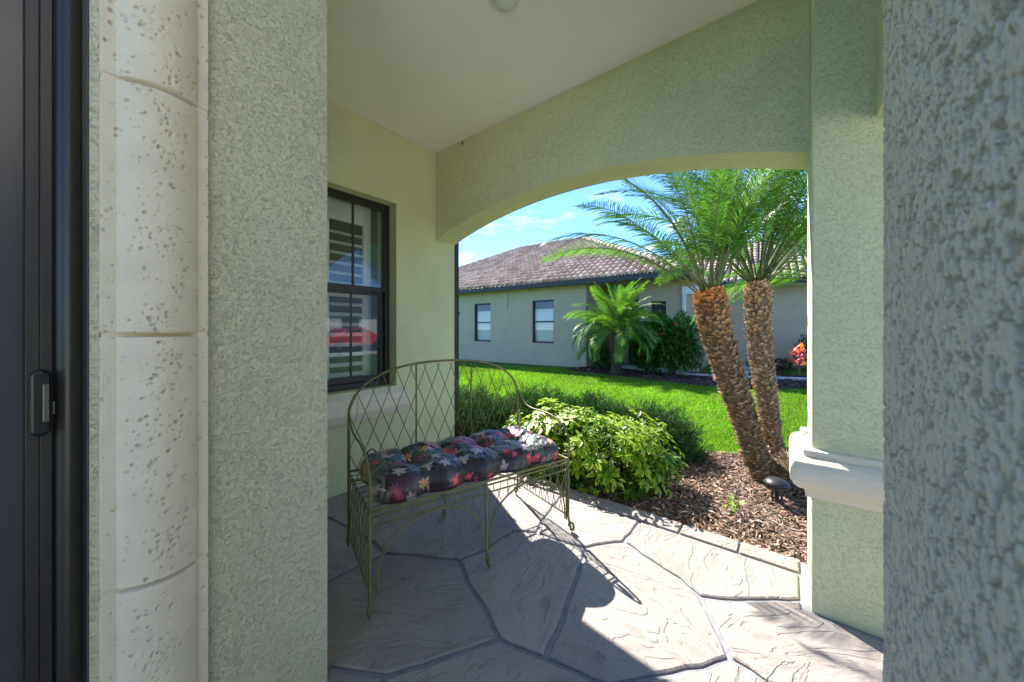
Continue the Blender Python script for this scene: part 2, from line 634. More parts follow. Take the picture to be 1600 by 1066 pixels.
# ------------------------------------------------------------------ patio: grout slab and stamped stones
patio = tag(MB().box(-2.75, 1.6, -3.2, 2.468, -0.25, -0.011).build('patio_floor', M_grout),
            'grey stamped concrete porch floor with dark grout between big flagstones', 'floor', kind='structure')


def P2(px, py):
    q = fl(px, py)
    return (q[0], q[1])


J = dict(J1=P2(717, 874), J2=P2(780, 997), J3=P2(607, 1055), J4=P2(518, 1043), J5=P2(852, 1027), J6=P2(601, 864),
         J8=P2(975, 846), J9=P2(1094, 931), J10=P2(1141, 1028), J11=P2(917, 855), J12=P2(839, 832), J13=P2(952, 1069),
         A1=(-2.675, 1.06), A2=(-1.82, 0.595), A3=(-1.34, 0.595), K1=(P2(1000, 814)[0], 2.328),
         K2=(P2(866, 783)[0], 2.328), CL=(-2.675, 2.328), CR=(0.055, 2.328), E1=(0.055, P2(1257, 938)[1]),
         WR=(-2.675, 0.595), PR=(0.06, 2.045), PX=(1.5, 2.045), QX=(1.5, 0.35), D1=P2(1232, 1085),
         B1=(-1.22, 0.1), BL=(-1.30, 0.1), C1=(-0.55, 0.55), C2=(-0.62, -0.3), B2=(-1.3, -0.3), QY=(1.5, -0.4), C3=(0.3, 0.2))
# way points that give single joints their bend
MID = {('J1', 'J2'): [P2(735, 917), P2(760, 951)], ('J2', 'J3'): [P2(714, 1020)], ('J12', 'J1'): [P2(801, 829), P2(745, 864)],
       ('J9', 'J10'): [P2(1112, 965)], ('J8', 'J9'): [P2(1016, 874), P2(1060, 902)], ('J11', 'J5'): [P2(903, 895), P2(880, 962)],
       ('J6', 'A1'): [P2(584, 848), P2(555, 829)], ('J10', 'J13'): [P2(1100, 1043), P2(1000, 1061)], ('J5', 'J13'): [P2(900, 1048)],
       ('J1', 'J6'): [P2(655, 867)], ('J9', 'E1'): [P2(1150, 937)], ('J8', 'J11'): [P2(945, 849)], ('J12', 'K2'): [P2(848, 812)],
       ('J12', 'J11'): [P2(880, 846)], ('J2', 'J5'): [P2(815, 1013)]}
EDGE = {}


def edge(a, b):
    """shared wavy joint line between two junctions"""
    k = (a, b) if a < b else (b, a)
    if k not in EDGE:
        way = MID.get(k) or (MID.get((k[1], k[0])) or [])[::-1]
        pts = [J[k[0]], *way, J[k[1]]]
        straight = all(abs(J[q][0] + 2.675) < .01 or abs(J[q][1] - 2.328) < .01 or abs(J[q][0] - .055) < .01 for q in k)
        out = []
        for p, q in zip(pts[:-1], pts[1:]):
            d = Vector(q) - Vector(p)
            n = max(2, int(d.length / 0.055))
            nn = Vector((-d.y, d.x)).normalized()
            for i in range(n):
                t = i / n
                o = 0 if (i == 0 or straight) else random.uniform(-0.006, 0.006)
                out.append((p[0] + d.x * t + nn.x * o, p[1] + d.y * t + nn.y * o))
        out.append(pts[-1])
        EDGE[k] = out
    e = EDGE[k]
    return e if k == (a, b) else e[::-1]


def inset(poly, d):
    n = len(poly)
    area = sum(poly[i][0] * poly[(i + 1) % n][1] - poly[(i + 1) % n][0] * poly[i][1] for i in range(n))
    s = 1 if area > 0 else -1
    out = []
    for i in range(n):
        a, b, c = Vector(poly[i - 1]), Vector(poly[i]), Vector(poly[(i + 1) % n])
        n1 = Vector((-(b - a).y, (b - a).x)).normalized() * s
        n2 = Vector((-(c - b).y, (c - b).x)).normalized() * s
        m = (n1 + n2)
        m = m.normalized() if m.length > 1e-5 else n1
        k = min(2.0, 1 / max(0.3, m.dot(n1)))
        out.append(tuple(b + m * d * k))
    return out if s > 0 else out[::-1]


def flagstone(names, w=0.0115, name='flagstone', z=0.0):
    loop = []
    for a, b in zip(names, names[1:] + names[:1]):
        loop += edge(a, b)[:-1]
    jit = inset(loop, w)
    top = inset(jit, 0.006)
    n = len(jit)
    vs = [(x, y, -0.03) for x, y in jit] + [(x, y, z - 0.0045) for x, y in jit] + [(x, y, z) for x, y in top]
    fs = [tuple(range(2 * n, 3 * n))]
    for i in range(n):
        j = (i + 1) % n
        fs += [(i, j, n + j, n + i), (n + i, n + j, 2 * n + j, 2 * n + i)]
    return MB().add(vs, fs).build(name, M_flag, patio)


for st in (['A1', 'J6', 'J1', 'J12', 'K2', 'CL'], ['A1', 'J6', 'A2', 'WR'], ['J6', 'J1', 'J2', 'J3', 'J4', 'A3', 'A2'],
           ['J1', 'J12', 'J11', 'J5', 'J2'], ['J12', 'K2', 'K1', 'J8', 'J11'], ['J8', 'K1', 'CR', 'E1', 'J9'],
           ['J11', 'J8', 'J9', 'J10', 'J13', 'J5'], ['J9', 'E1', 'PR', 'PX', 'QX', 'D1', 'J10'],
           ['J13', 'J10', 'D1', 'C3', 'C1'], ['J2', 'J5', 'J13', 'C1', 'B1', 'J3'], ['J3', 'B1', 'BL', 'A3', 'J4'],
           ['D1', 'QX', 'QY', 'C2', 'C3'], ['B1', 'C1', 'C3', 'C2', 'B2', 'BL']):
    flagstone(st)
# edging strip along the planting bed, cut into blocks
cuts = [-2.68, -2.15, -1.62, -1.12, P2(1061, 830)[0], P2(1154, 858)[0], 0.055]
for x0, x1 in zip(cuts[:-1], cuts[1:]):
    MB().box(x0 + 0.006, x1 - 0.006, 2.342, 2.466, -0.05, 0.002).build('edging_stone', M_flag, patio, bevel=0.006)

# ------------------------------------------------------------------ own house: walls
WX, BY0, BY1, CZ = -2.687, 2.238, 2.48, 2.965
# window wall
ww = empty('window_wall', (WX, 1.3, 0), 'sage stucco porch wall with a dark framed window and pale sill', 'wall')


def loc(o, root):
    """keep world placement of a part whose root stands away from the origin"""
    o.matrix_parent_inverse = Matrix.Translation(root.location).inverted()
    return o


WY0, WY1, WZ0, WZ1 = 0.86, 1.80, 0.76, 2.35
b = MB()
b.box(WX - 0.3, WX, 0.585, BY1, -0.2, WZ0)
b.box(WX - 0.3, WX, 0.585, BY1, WZ1, CZ)
b.box(WX - 0.3, WX, 0.585, WY0, WZ0, WZ1)
b.box(WX - 0.3, WX, WY1, BY1, WZ0, WZ1)
loc(b.build('wall', M_wall, ww), ww)
# window
win = MB()
fx0, fx1 = WX - 0.17, WX - 0.104
for (y0, y1, z0, z1) in ((WY0, WY0 + 0.042, WZ0, WZ1), (WY1 - 0.042, WY1, WZ0, WZ1), (WY0 + 0.042, WY1 - 0.042, WZ1 - 0.045, WZ1),
                         (WY0 + 0.042, WY1 - 0.042, WZ0, WZ0 + 0.05)):
    win.box(fx0, fx1, y0, y1, z0, z1)
wobj = loc(win.build('window', M_bronze2, ww, bevel=0.003), ww)


def sub(mb_, name, mat, **k):
    o = mb_.build(name, mat, wobj, **k)
    o.matrix_parent_inverse = (wobj.matrix_parent_inverse).copy()
    o.matrix_parent_inverse = Matrix.Identity(4)
    return o


iy0, iy1 = WY0 + 0.042, WY1 - 0.042
# upper sash (outer) with meeting rail
s1 = MB()
s1.box(fx1 - 0.030, fx1 - 0.006, iy0, iy1, 1.575, 1.615)
s1.box(fx1 - 0.030, fx1 - 0.006, iy0, iy1, WZ1 - 0.063, WZ1 - 0.045)
s1.box(fx1 - 0.030, fx1 - 0.006, iy0, iy0 + 0.016, 1.615, WZ1 - 0.063)
s1.box(fx1 - 0.030, fx1 - 0.006, iy1 - 0.016, iy1, 1.615, WZ1 - 0.063)
sub(s1, 'sash', M_bronze2, bevel=0.002)
s2 = MB()
s2.box(fx1 - 0.062, fx1 - 0.034, iy0, iy1, WZ0 + 0.05, WZ0 + 0.095)
s2.box(fx1 - 0.062, fx1 - 0.034, iy0, iy1, 1.545, 1.574)
s2.box(fx1 - 0.062, fx1 - 0.034, iy0, iy0 + 0.036, WZ0 + 0.095, 1.545)
s2.box(fx1 - 0.062, fx1 - 0.034, iy1 - 0.036, iy1, WZ0 + 0.095, 1.545)
sub(s2, 'sash', M_bronze2, bevel=0.002)
for my in (1.18, 1.472):
    sub(MB().box(fx1 - 0.022, fx1 - 0.011, my - 0.008, my + 0.008, 1.615, WZ1 - 0.063), 'muntin', M_bronze2)
    sub(MB().box(fx1 - 0.054, fx1 - 0.043, my - 0.008, my + 0.008, WZ0 + 0.095, 1.545), 'muntin', M_bronze2)
gx = fx1 - 0.018
sub(MB().add([(gx, iy0 + .014, 1.61), (gx, iy1 - .014, 1.61), (gx, iy1 - .014, WZ1 - .06), (gx, iy0 + .014, WZ1 - .06)], [(0, 1, 2, 3)]), 'pane', M_glass)
gx = fx1 - 0.050
sub(MB().add([(gx, iy0 + .03, WZ0 + .09), (gx, iy1 - .03, WZ0 + .09), (gx, iy1 - .03, 1.55), (gx, iy0 + .03, 1.55)], [(0, 1, 2, 3)]), 'pane', M_glass)
# plantation shutter behind the glass
sx = WX - 0.31
sh = MB()
for y0, y1 in ((WY0 - 0.02, WY0 + 0.05), (WY1 - 0.13, WY1 - 0.06), (1.30, 1.37)):
    sh.box(sx - 0.03, sx, y0, y1, WZ0 - 0.03, WZ1 + 0.02)
for z0, z1 in ((WZ0 - 0.03, WZ0 + 0.06), (1.53, 1.60), (WZ1 - 0.17, WZ1 + 0.02)):
    sh.box(sx - 0.028, sx - 0.002, WY0 + 0.05, 1.30, z0, z1)
    sh.box(sx - 0.028, sx - 0.002, 1.37, WY1 - 0.13, z0, z1)
sub(sh, 'shutter_frame', M_louver)
lme = None
for (z0, z1) in ((0.86, 1.50), (1.64, 2.14)):
    zz = z0
    while zz < z1:
        for (y0, y1) in ((WY0 + 0.052, 1.298), (1.372, WY1 - 0.132)):
            lo = MB()
            prof = [(-0.040, 0.012), (0, 0.019), (0.040, -0.012), (0, -0.006)]
            n_ = len(prof)
            vs = [(sx - 0.015 + p[0], y, zz + p[1]) for y in (y0, y1) for p in prof]
            lo.add(vs, [(0, 1, 2, 3), (7, 6, 5, 4)] + [(i, (i + 1) % 4, 4 + (i + 1) % 4, 4 + i) for i in range(4)])
            sub(lo, 'louver', M_louver)
        zz += 0.086
# the room behind
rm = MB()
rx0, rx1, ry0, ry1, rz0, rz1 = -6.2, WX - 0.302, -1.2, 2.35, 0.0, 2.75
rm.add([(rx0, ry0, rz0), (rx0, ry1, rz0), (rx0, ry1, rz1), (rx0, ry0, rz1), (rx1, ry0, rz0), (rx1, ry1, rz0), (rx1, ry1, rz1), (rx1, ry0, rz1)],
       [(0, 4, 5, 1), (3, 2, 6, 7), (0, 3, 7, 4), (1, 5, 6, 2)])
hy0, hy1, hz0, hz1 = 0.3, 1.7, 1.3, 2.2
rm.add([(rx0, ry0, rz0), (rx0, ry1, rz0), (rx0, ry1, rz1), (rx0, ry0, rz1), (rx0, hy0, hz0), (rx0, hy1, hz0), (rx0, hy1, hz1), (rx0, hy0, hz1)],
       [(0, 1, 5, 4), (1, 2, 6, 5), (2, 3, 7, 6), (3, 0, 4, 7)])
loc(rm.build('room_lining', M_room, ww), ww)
# window sill of cast stone: two blocks
for (y0, y1) in ((0.70, 1.405), (1.409, 1.90)):
    s = MB()
    prof = [(-0.10, 0.752), (0.0, 0.748), (0.062, 0.712), (0.072, 0.682), (0.072, 0.600), (0.05, 0.560), (0.035, 0.530), (0.0, 0.525), (-0.10, 0.525)]
    n_ = len(prof)
    vs = [(WX + p[0] + (0.002 if p[0] == 0 else 0), y, p[1]) for y in (y0, y1) for p in prof]
    s.add(vs, [tuple(range(n_)), tuple(range(2 * n_ - 1, n_ - 1, -1))] + [(n_ + i, n_ + (i + 1) % n_, (i + 1) % n_, i) for i in range(n_)])
    loc(s.build('sill_stone', M_sill, ww, bevel=0.006), ww)

# arched wall
AX0, AX1, SPR, RISE = WX, 0.086, 2.112, 0.232
half = (AX1 - AX0) / 2
ACX = (AX0 + AX1) / 2
ARAD = (half ** 2 + RISE ** 2) / (2 * RISE)


def arch_z(x):
    return SPR + RISE - ARAD + math.sqrt(ARAD ** 2 - (x - ACX) ** 2)


b = MB()
NA = 40
xs = [AX0 + (AX1 - AX0) * i / NA for i in range(NA + 1)]
vs, fs = [], []
for y in (BY0, BY1):
    vs += [(x, y, arch_z(x)) for x in xs] + [(x, y, CZ) for x in xs]
n = NA + 1
for i in range(NA):
    fs.append((i, i + 1, n + i + 1, n + i))
    fs.append((2 * n + i + 1, 2 * n + i, 3 * n + i, 3 * n + i + 1))
    fs.append((i + 1, i, 2 * n + i, 2 * n + i + 1))
b.add(vs, fs)
aw = b.build('arched_wall', M_wall)
tag(aw, 'wide sage stucco arch beam spanning from window wall to pier', 'arch')
# small dark dauber nest under the ceiling on the arch wall
nest = MB()
q = dp(723, 224, 2.238 / (ray(723, 224)[1]))
for i in range(3):
    nest.lathe([(0.001, -0.010), (0.005, -0.005), (0.006, 0.002), (0.003, 0.008), (0.001, 0.009)],
               (q[0] + 0.006 * (i - 1), BY0 - 0.005, q[2] + 0.006 * (i - 1)), 8)
tag(nest.build('insect_nest', M_dark, smooth=True), 'tiny dark insect nest high on arch beam beside the ceiling', 'nest')

# corner pier with stone band
pier = empty('corner_pier', (0.3, 2.27, 0), 'square sage stucco pier with a rounded stone band halfway up', 'pillar')
PX0, PX1, PY0 = 0.086, 0.56, 2.06
loc(MB().box(PX0, PX1, PY0, BY1, -0.2, CZ).build('shaft', M_wall, pier, bevel=0.008), pier)
prof = [(0.0, 0.508), (0.020, 0.508), (0.026, 0.540)]
for i in range(9):
    a = -PI / 2 + PI * i / 8
    prof.append((0.026 + 0.052 * max(0, math.cos(a)), 0.617 + 0.073 * math.sin(a)))
prof += [(0.030, 0.694), (0.030, 0.716), (0.0, 0.722)]
vs, fs = [], []
for o_, z in prof:
    vs += [(PX0 - o_, PY0 - o_, z), (PX1 + o_, PY0 - o_, z), (PX1 + o_, BY1 + o_, z), (PX0 - o_, BY1 + o_, z)]
for i in range(len(prof) - 1):
    for k in range(4):
        fs.append((i * 4 + k, i * 4 + (k + 1) % 4, (i + 1) * 4 + (k + 1) % 4, (i + 1) * 4 + k))
loc(MB().add(vs, fs).build('stone_band', M_sill, pier, bevel=0.003), pier)

# side beam over the street opening
sb = MB().box(0.287, PX1, 1.0, PY0 - 0.001, 2.12, CZ).build('side_beam', M_wall, bevel=0.006)
tag(sb, 'stucco beam running from the pier towards the near column', 'beam')

# near column, its face a relief of knock-down stucco
nc = empty('porch_column', (0.36, 0.4, 0), 'rough stucco column right beside the camera, out of focus', 'column')
loc(MB().box(0.162, PX1, -0.42, 1.010, -0.2, CZ).build('core', M_entry, nc), nc)
ys = np.concatenate([np.linspace(-0.35, 0.40, 40), np.linspace(0.404, 1.013, 370)])
zs = np.concatenate([np.linspace(0.0, 0.28, 10), np.linspace(0.285, 2.15, 960), np.linspace(2.17, CZ - .001, 20)])
YY, ZZ = np.meshgrid(ys, zs, indexing='ij')
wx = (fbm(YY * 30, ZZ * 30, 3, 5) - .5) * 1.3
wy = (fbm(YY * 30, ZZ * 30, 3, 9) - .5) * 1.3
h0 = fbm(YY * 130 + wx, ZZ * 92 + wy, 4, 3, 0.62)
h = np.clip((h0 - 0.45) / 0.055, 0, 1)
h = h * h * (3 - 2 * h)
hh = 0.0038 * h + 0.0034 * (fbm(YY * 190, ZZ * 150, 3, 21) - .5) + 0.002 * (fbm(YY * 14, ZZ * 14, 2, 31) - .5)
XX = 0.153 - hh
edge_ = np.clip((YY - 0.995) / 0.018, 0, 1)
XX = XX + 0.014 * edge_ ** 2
idx = np.arange(YY.size).reshape(YY.shape)
F = np.stack([idx[:-1, :-1], idx[:-1, 1:], idx[1:, 1:], idx[1:, :-1]], -1).reshape(-1, 4)
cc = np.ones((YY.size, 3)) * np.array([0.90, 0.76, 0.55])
cc *= (0.72 + 0.32 * h.ravel())[:, None]  # shade painted into the colour: relief recesses darker, plateaus lighter
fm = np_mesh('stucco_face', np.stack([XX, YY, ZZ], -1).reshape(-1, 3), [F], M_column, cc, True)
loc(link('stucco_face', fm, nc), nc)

# entry wall left: stucco block, strip and stone surround
ew = empty('entry_wall', (-1.285, 0.3, 0), 'sage stucco wall end beside door with pitted cream stone surround', 'wall')
EX = -1.285
loc(MB().box(WX - 0.3, EX, 0.2521, 0.5825, -0.2, CZ).build('wall', M_entry, ew, bevel=0.004), ew)
loc(MB().box(-1.62, -1.308, 0.0413, 0.0560, -0.2, CZ).build('jamb_strip', M_entry, ew), ew)


def stone_block(z0, z1, seed):
    y0, y1 = 0.0564, 0.2518
    ny = 130
    nz = int((z1 - z0) / 0.0024)
    ys = np.linspace(y0, y1, ny)
    zs = np.linspace(z0, z1, nz)
    YY, ZZ = np.meshgrid(ys, zs, indexing='ij')
    t = (YY - y0) / (y1 - y0)
    a0, a1 = 0.135, 0.875
    s = np.clip((t - a0) / (a1 - a0), 0, 1)
    bulge = np.where((t > a0) & (t < a1), 0.004 + 0.034 * np.sin(PI * s) ** 0.72, 0)
    step = np.where((t <= a0 - .012) | (t >= a1 + .012), 0.0, 1.0)
    depth = np.zeros_like(YY)
    r = np.random.default_rng(seed)
    n = int(520 * (z1 - z0) / 0.61)
    cl = r.random((14, 2)) * [1, z1 - z0]
    for i in range(n):
        if r.random() < 0.6:
            k = cl[r.integers(14)]
            cy = y0 + (0.45 + 0.4 * (k[0] - .5) + r.normal(0, .12)) * (y1 - y0)
            cz = z0 + k[1] + r.normal(0, .03)
        else:
            cy = y0 + r.random() * (y1 - y0)
            cz = z0 + r.random() * (z1 - z0)
        ra = 0.0009 + 0.0034 * r.random() ** 3.2
        rb = ra * r.uniform(0.5, 1.1)
        dd = 0.0018 + 0.85 * ra
        m = np.exp(-(((YY - cy) / ra) ** 2 + ((ZZ - cz) / rb) ** 2) ** 1.6)
        depth = np.maximum(depth, m * dd * (0.5 + r.random()))
    rough = 0.0011 * (fbm(YY * 60, ZZ * 60, 4, seed) - .5) + 0.0016 * (fbm(YY * 14, ZZ * 14, 3, seed + 4) - .5)
    rim = 0.004 * (np.clip(1 - (ZZ - z0) / 0.004, 0, 1) + np.clip(1 - (z1 - ZZ) / 0.004, 0, 1))
    X = -1.27 + bulge - depth + rough - rim
    idx = np.arange(YY.size).reshape(YY.shape)
    F = np.stack([idx[:-1, :-1], idx[1:, :-1], idx[1:, 1:], idx[:-1, 1:]], -1).reshape(-1, 4)
    V = np.stack([X, YY, ZZ], -1).reshape(-1, 3)
    tone = 0.93 + 0.14 * fbm(YY * 18, ZZ * 18, 4, seed + 8)
    pit = 1 - np.clip(depth / 0.003, 0, 1) * 0.20
    C = np.array([0.74, 0.66, 0.535])[None] * (tone * pit).ravel()[:, None]
    # sides and back close the block
    ring = np.concatenate([idx[:, 0], idx[-1, 1:], idx[-2::-1, -1], idx[0, -2:0:-1]])
    nb = len(V)
    Vb = V[ring].copy()
    Vb[:, 0] = -1.40
    k = np.arange(len(ring))
    Fs = np.stack([ring, nb + k, nb + np.roll(k, -1), np.roll(ring, -1)], -1)
    V = np.concatenate([V, Vb])
    C = np.concatenate([C, C[ring]])
    me = np_mesh('stone_block', V, [F, Fs], M_stone, C, True)
    return loc(link('stone_block', me, ew), ew)


for i, (z0, z1) in enumerate(((0.0, 0.615), (0.624, 1.2320), (1.2415, 1.849), (1.858, 2.466))):
    stone_block(z0, z1, 40 + i)
loc(MB().box(-1.40, -1.2735, 0.058, 0.2505, 0.614, 0.625).box(-1.40, -1.2735, 0.058, 0.2505, 1.231, 1.2425)
    .box(-1.40, -1.2735, 0.058, 0.2505, 1.848, 1.859).build('mortar', M_sill, ew), ew)
loc(MB().box(-1.40, -1.268, 0.0564, 0.2518, 2.468, CZ).build('lintel_stone', M_sill, ew), ew)

# sliding door at the far left
dr = empty('sliding_door', (-1.35, -0.4, 0), 'dark bronze sliding door with black pull handle at the left edge', 'door')
jm = MB()
pts = [(-1.42, -0.0072), (-1.342, -0.0072), (-1.336, -0.004)]
for i in range(9):
    a = PI * (1 - i / 8)
    pts.append((-1.337 + 0.011 * math.sin(a), 0.0115 + 0.0145 * -math.cos(a) * -1 * -1))
pts = [(-1.42, -0.0072), (-1.343, -0.0072), (-1.340, -0.0045)] + [(-1.340 + 0.013 * math.sin(PI * i / 10), -0.003 + 0.030 * (i / 10)) for i in range(1, 10)] + \
      [(-1.343, 0.029), (-1.349, 0.031), (-1.349, 0.0385), (-1.42, 0.0385)]
jm.prism(pts[::-1], 0.0, 2.45)
loc(jm.build('door_frame', M_bronze, dr), dr)
loc(MB().box(-1.42, -1.352, -0.0130, -0.0074, 0.0, 2.45).build('weather_seal', M_black, dr), dr)
st = MB()
st.box(-1.40, -1.346, -0.0300, -0.0132, 0.02, 2.43)
st.box(-1.40, -1.3475, -0.0318, -0.0300, 0.02, 2.43)
st.box(-1.40, -1.346, -0.0500, -0.0318, 0.02, 2.43)
st.box(-1.40, -1.346, -1.05, -1.01, 0.02, 2.43)
st.box(-1.40, -1.346, -1.01, -0.0500, 0.02, 0.12)
st.box(-1.40, -1.346, -1.01, -0.0500, 2.36, 2.43)
loc(st.build('stile', M_bronze, dr, bevel=0.0012), dr)
loc(MB().box(-1.39, -1.3500, -0.0535, -0.0502, 0.121, 2.359).build('glazing_bead', M_black, dr), dr)
loc(MB().box(-1.38, -1.362, -1.009, -0.0537, 0.121, 2.359).build('door_pane', M_screen, dr), dr)
# handle: capsule back, hollow grip, steel insert
hx = -1.3458
hd = MB()
cap = []
for i in range(13):
    a = PI * i / 12
    cap.append((-0.0302 + 0.0150 * math.cos(a), 1.143 + 0.0150 * math.sin(a)))
for i in range(13):
    a = PI + PI * i / 12
    cap.append((-0.0302 + 0.0150 * math.cos(a), 1.023 + 0.0150 * math.sin(a)))
nn_ = len(cap)
cy_ = -0.0302
ringp = [(0.0, 1.0), (0.010, 1.0), (0.0165, 0.86), (0.019, 0.6)]
vs, fs = [], []
for dx, k in ringp:
    for (y, z) in cap:
        zc = 1.143 if z > 1.083 else 1.023
        vs.append((hx + dx, cy_ + (y - cy_) * k, zc + (z - zc) * k))
for i in range(len(ringp) - 1):
    for k in range(nn_):
        fs.append((i * nn_ + k, i * nn_ + (k + 1) % nn_, (i + 1) * nn_ + (k + 1) % nn_, (i + 1) * nn_ + k))
fs.append(tuple((len(ringp) - 1) * nn_ + k for k in range(nn_)))
ho = loc(MB().add(vs, fs).build('handle', M_handle, dr, smooth=False, bevel=0.001), dr)
gr_ = MB().box(hx + 0.010, hx + 0.0225, -0.0262, -0.0168, 1.040, 1.126)
go = gr_.build('grip_insert', simple('grip_grey', (.13, .135, .10), .3, .3, var=.1), ho, bevel=0.002)
kx = MB().box(-1.358, -1.3475, -0.0130, -0.0090, 1.052, 1.082)
loc(kx.build('latch', M_steel, dr, bevel=0.001), dr)

# ceiling and recessed lamp
ce = MB().box(-3.0, 0.62, 0.45, BY1 + 0.05, CZ + 0.0005, 3.2).build('ceiling', M_ceil)
tag(ce, 'smooth pale porch ceiling', 'ceiling', kind='structure')
lc = fl(788, -3, CZ)
lamp = empty('ceiling_lamp', (lc[0], lc[1], CZ), 'small round white lamp set in the porch ceiling', 'lamp')
MB().lathe([(0.078, -0.0005), (0.079, -0.004), (0.072, -0.007), (0.066, -0.004), (0.066, -0.001)], (0, 0, 0), 36).build('trim_ring', M_white, lamp, smooth=True)
MB().lathe([(0.060, -0.001), (0.058, -0.010), (0.050, -0.020), (0.036, -0.028), (0.018, -0.032), (0.002, -0.033)], (0.004, 0.004, 0), 32).build('lens_dome', M_white, lamp, smooth=True)

# brown downspout at the outer corner of the window wall
dsp = empty('downspout', (-2.72, 2.53, 0), 'thin dark brown downspout behind the edge of the window wall', 'downspout')
o = MB().box(-0.065, 0.018, -0.046, 0.03, 0.02, 2.16).build('pipe', M_gutter, dsp, bevel=0.006)
MB().box(-0.075, 0.022, -0.047, 0.036, 1.4, 1.43).build('strap', M_gutter, dsp)

# ------------------------------------------------------------------ bench
FLp = np.array(P2(578, 961))
FRp = np.array(P2(888, 829))
exv = (FRp - FLp)
BL_ = float(np.linalg.norm(exv))
bang = math.atan2(exv[1], exv[0])
bench = empty('garden_bench', (FLp[0], FLp[1], 0.0), 'olive green wire garden bench with arched lattice back', 'bench', bang)
# local frame: x along the bench (near end 0), y towards the back, z up
BD, SH = 0.555, 0.445
TB = 0.0074                                         # bar radius


def part(mbx, name, parent=bench, **k):
    return mbx.build(name, M_iron, parent, smooth=True, **k)


def arc_pts(f, n=24):
    return [f(i / n) for i in range(n + 1)]


def back_arch(t):
    """outline of the back from left foot over the arch to the right foot"""
    a = PI * (1 - t)
    x = BL_ / 2 + (BL_ / 2) * math.copysign(abs(math.cos(a)) ** 0.82, math.cos(a))
    z = 0.74 + 0.305 * max(0, math.sin(a)) ** 0.86
    return (x, BD, z)


arch_pts = [(0, BD, 0.035), (0, BD, 0.4), (0, BD, 0.66)] + arc_pts(back_arch, 36) + [(BL_, BD, 0.66), (BL_, BD, 0.4), (BL_, BD, 0.035)]
bf = part(MB().tube(arch_pts, TB, 8), 'back_frame')


def arch_top(x):
    best = SH
    for (xa, _, za), (xb, _, zb) in zip(arch_pts[:-1], arch_pts[1:]):
        if min(xa, xb) - 1e-6 <= x <= max(xa, xb) + 1e-6 and abs(xb - xa) > 1e-6:
            best = max(best, za + (zb - za) * (x - xa) / (xb - xa))
    return best


for ux_ in (BL_ * 0.335, BL_ * 0.665):
    part(MB().tube([(ux_, BD, 0.0 + SH), (ux_, BD, arch_top(ux_))], 0.0052, 8), 'upright', bf)
    part(MB().tube([(ux_, BD, 0.02), (ux_, BD, SH)], 0.0052, 8), 'rear_leg') if False else None
# lattice: two families of long crossing wires, swelling a little towards the top
step = BL_ / 13.0
for fam in (1, -1):
    for k in range(-7, 21):
        xb = (k + 0.5) * step
        pts = []
        for i in range(49):
            z = SH - 0.02 + 0.62 * i / 48
            x = xb + fam * (z - SH) * step / 0.104 * 0.5 * (1 - 0.12 * (z - SH))
            if 0.0 <= x <= BL_ and z <= arch_top(x):
                pts.append((x, BD + fam * 0.0022, z))
            elif pts:
                break
        if len(pts) > 2:
            part(MB().tube(pts, 0.0026, 5), 'lattice_wire', bf)

# seat frame and grid
sf = part(MB().tube([(0, 0.0, SH), (BL_, 0.0, SH), (BL_, BD - .012, SH), (0, BD - .012, SH)], TB, 8, closed=True), 'seat_frame')
part(MB().tube([(0.0, 0.0, SH - 0.022), (BL_, 0.0, SH - 0.022)], 0.0048, 6), 'rail', sf)
for i in range(1, 24):
    x = BL_ * i / 24
    part(MB().tube([(x, 0.0, SH), (x, BD - .012, SH)], 0.0022, 5), 'seat_wire', sf)
for i in range(1, 9):
    y = (BD - .012) * i / 9
    part(MB().tube([(0, y, SH - 0.0045), (BL_, y, SH - 0.0045)], 0.0022, 5), 'seat_wire', sf)


def foot(x, y, ztop, fx, fy, name='leg', r=TB):
    """leg ending in a small curled foot turned to (fx,fy)"""
    pts = [(x, y, ztop), (x, y, 0.25), (x, y, 0.085)]
    for i in range(11):
        a = -PI / 2 + 2 * PI * 0.80 * i / 10
        q = 0.027 - 0.0010 * i
        ox = q * math.cos(a)
        oz = q * math.sin(a)
        pts.append((x + fx * (0.020 + ox * 0.85), y + fy * (0.020 + ox * 0.85), 0.036 + oz))
    return MB().tube(pts, r, 8)


for (x, y, zt, fx, fy) in ((0, 0, SH, -.3, -.9), (BL_, 0, SH, .3, -.9), (BL_ / 2, 0, SH, 0, -1), (BL_ / 2, BD - .012, SH, 0, 1)):
    part(foot(x, y, zt, fx, fy), 'leg')
for x in (0, BL_):
    part(foot(x, BD + 0.001, 0.30, 0, 1, r=0.0058), 'leg')
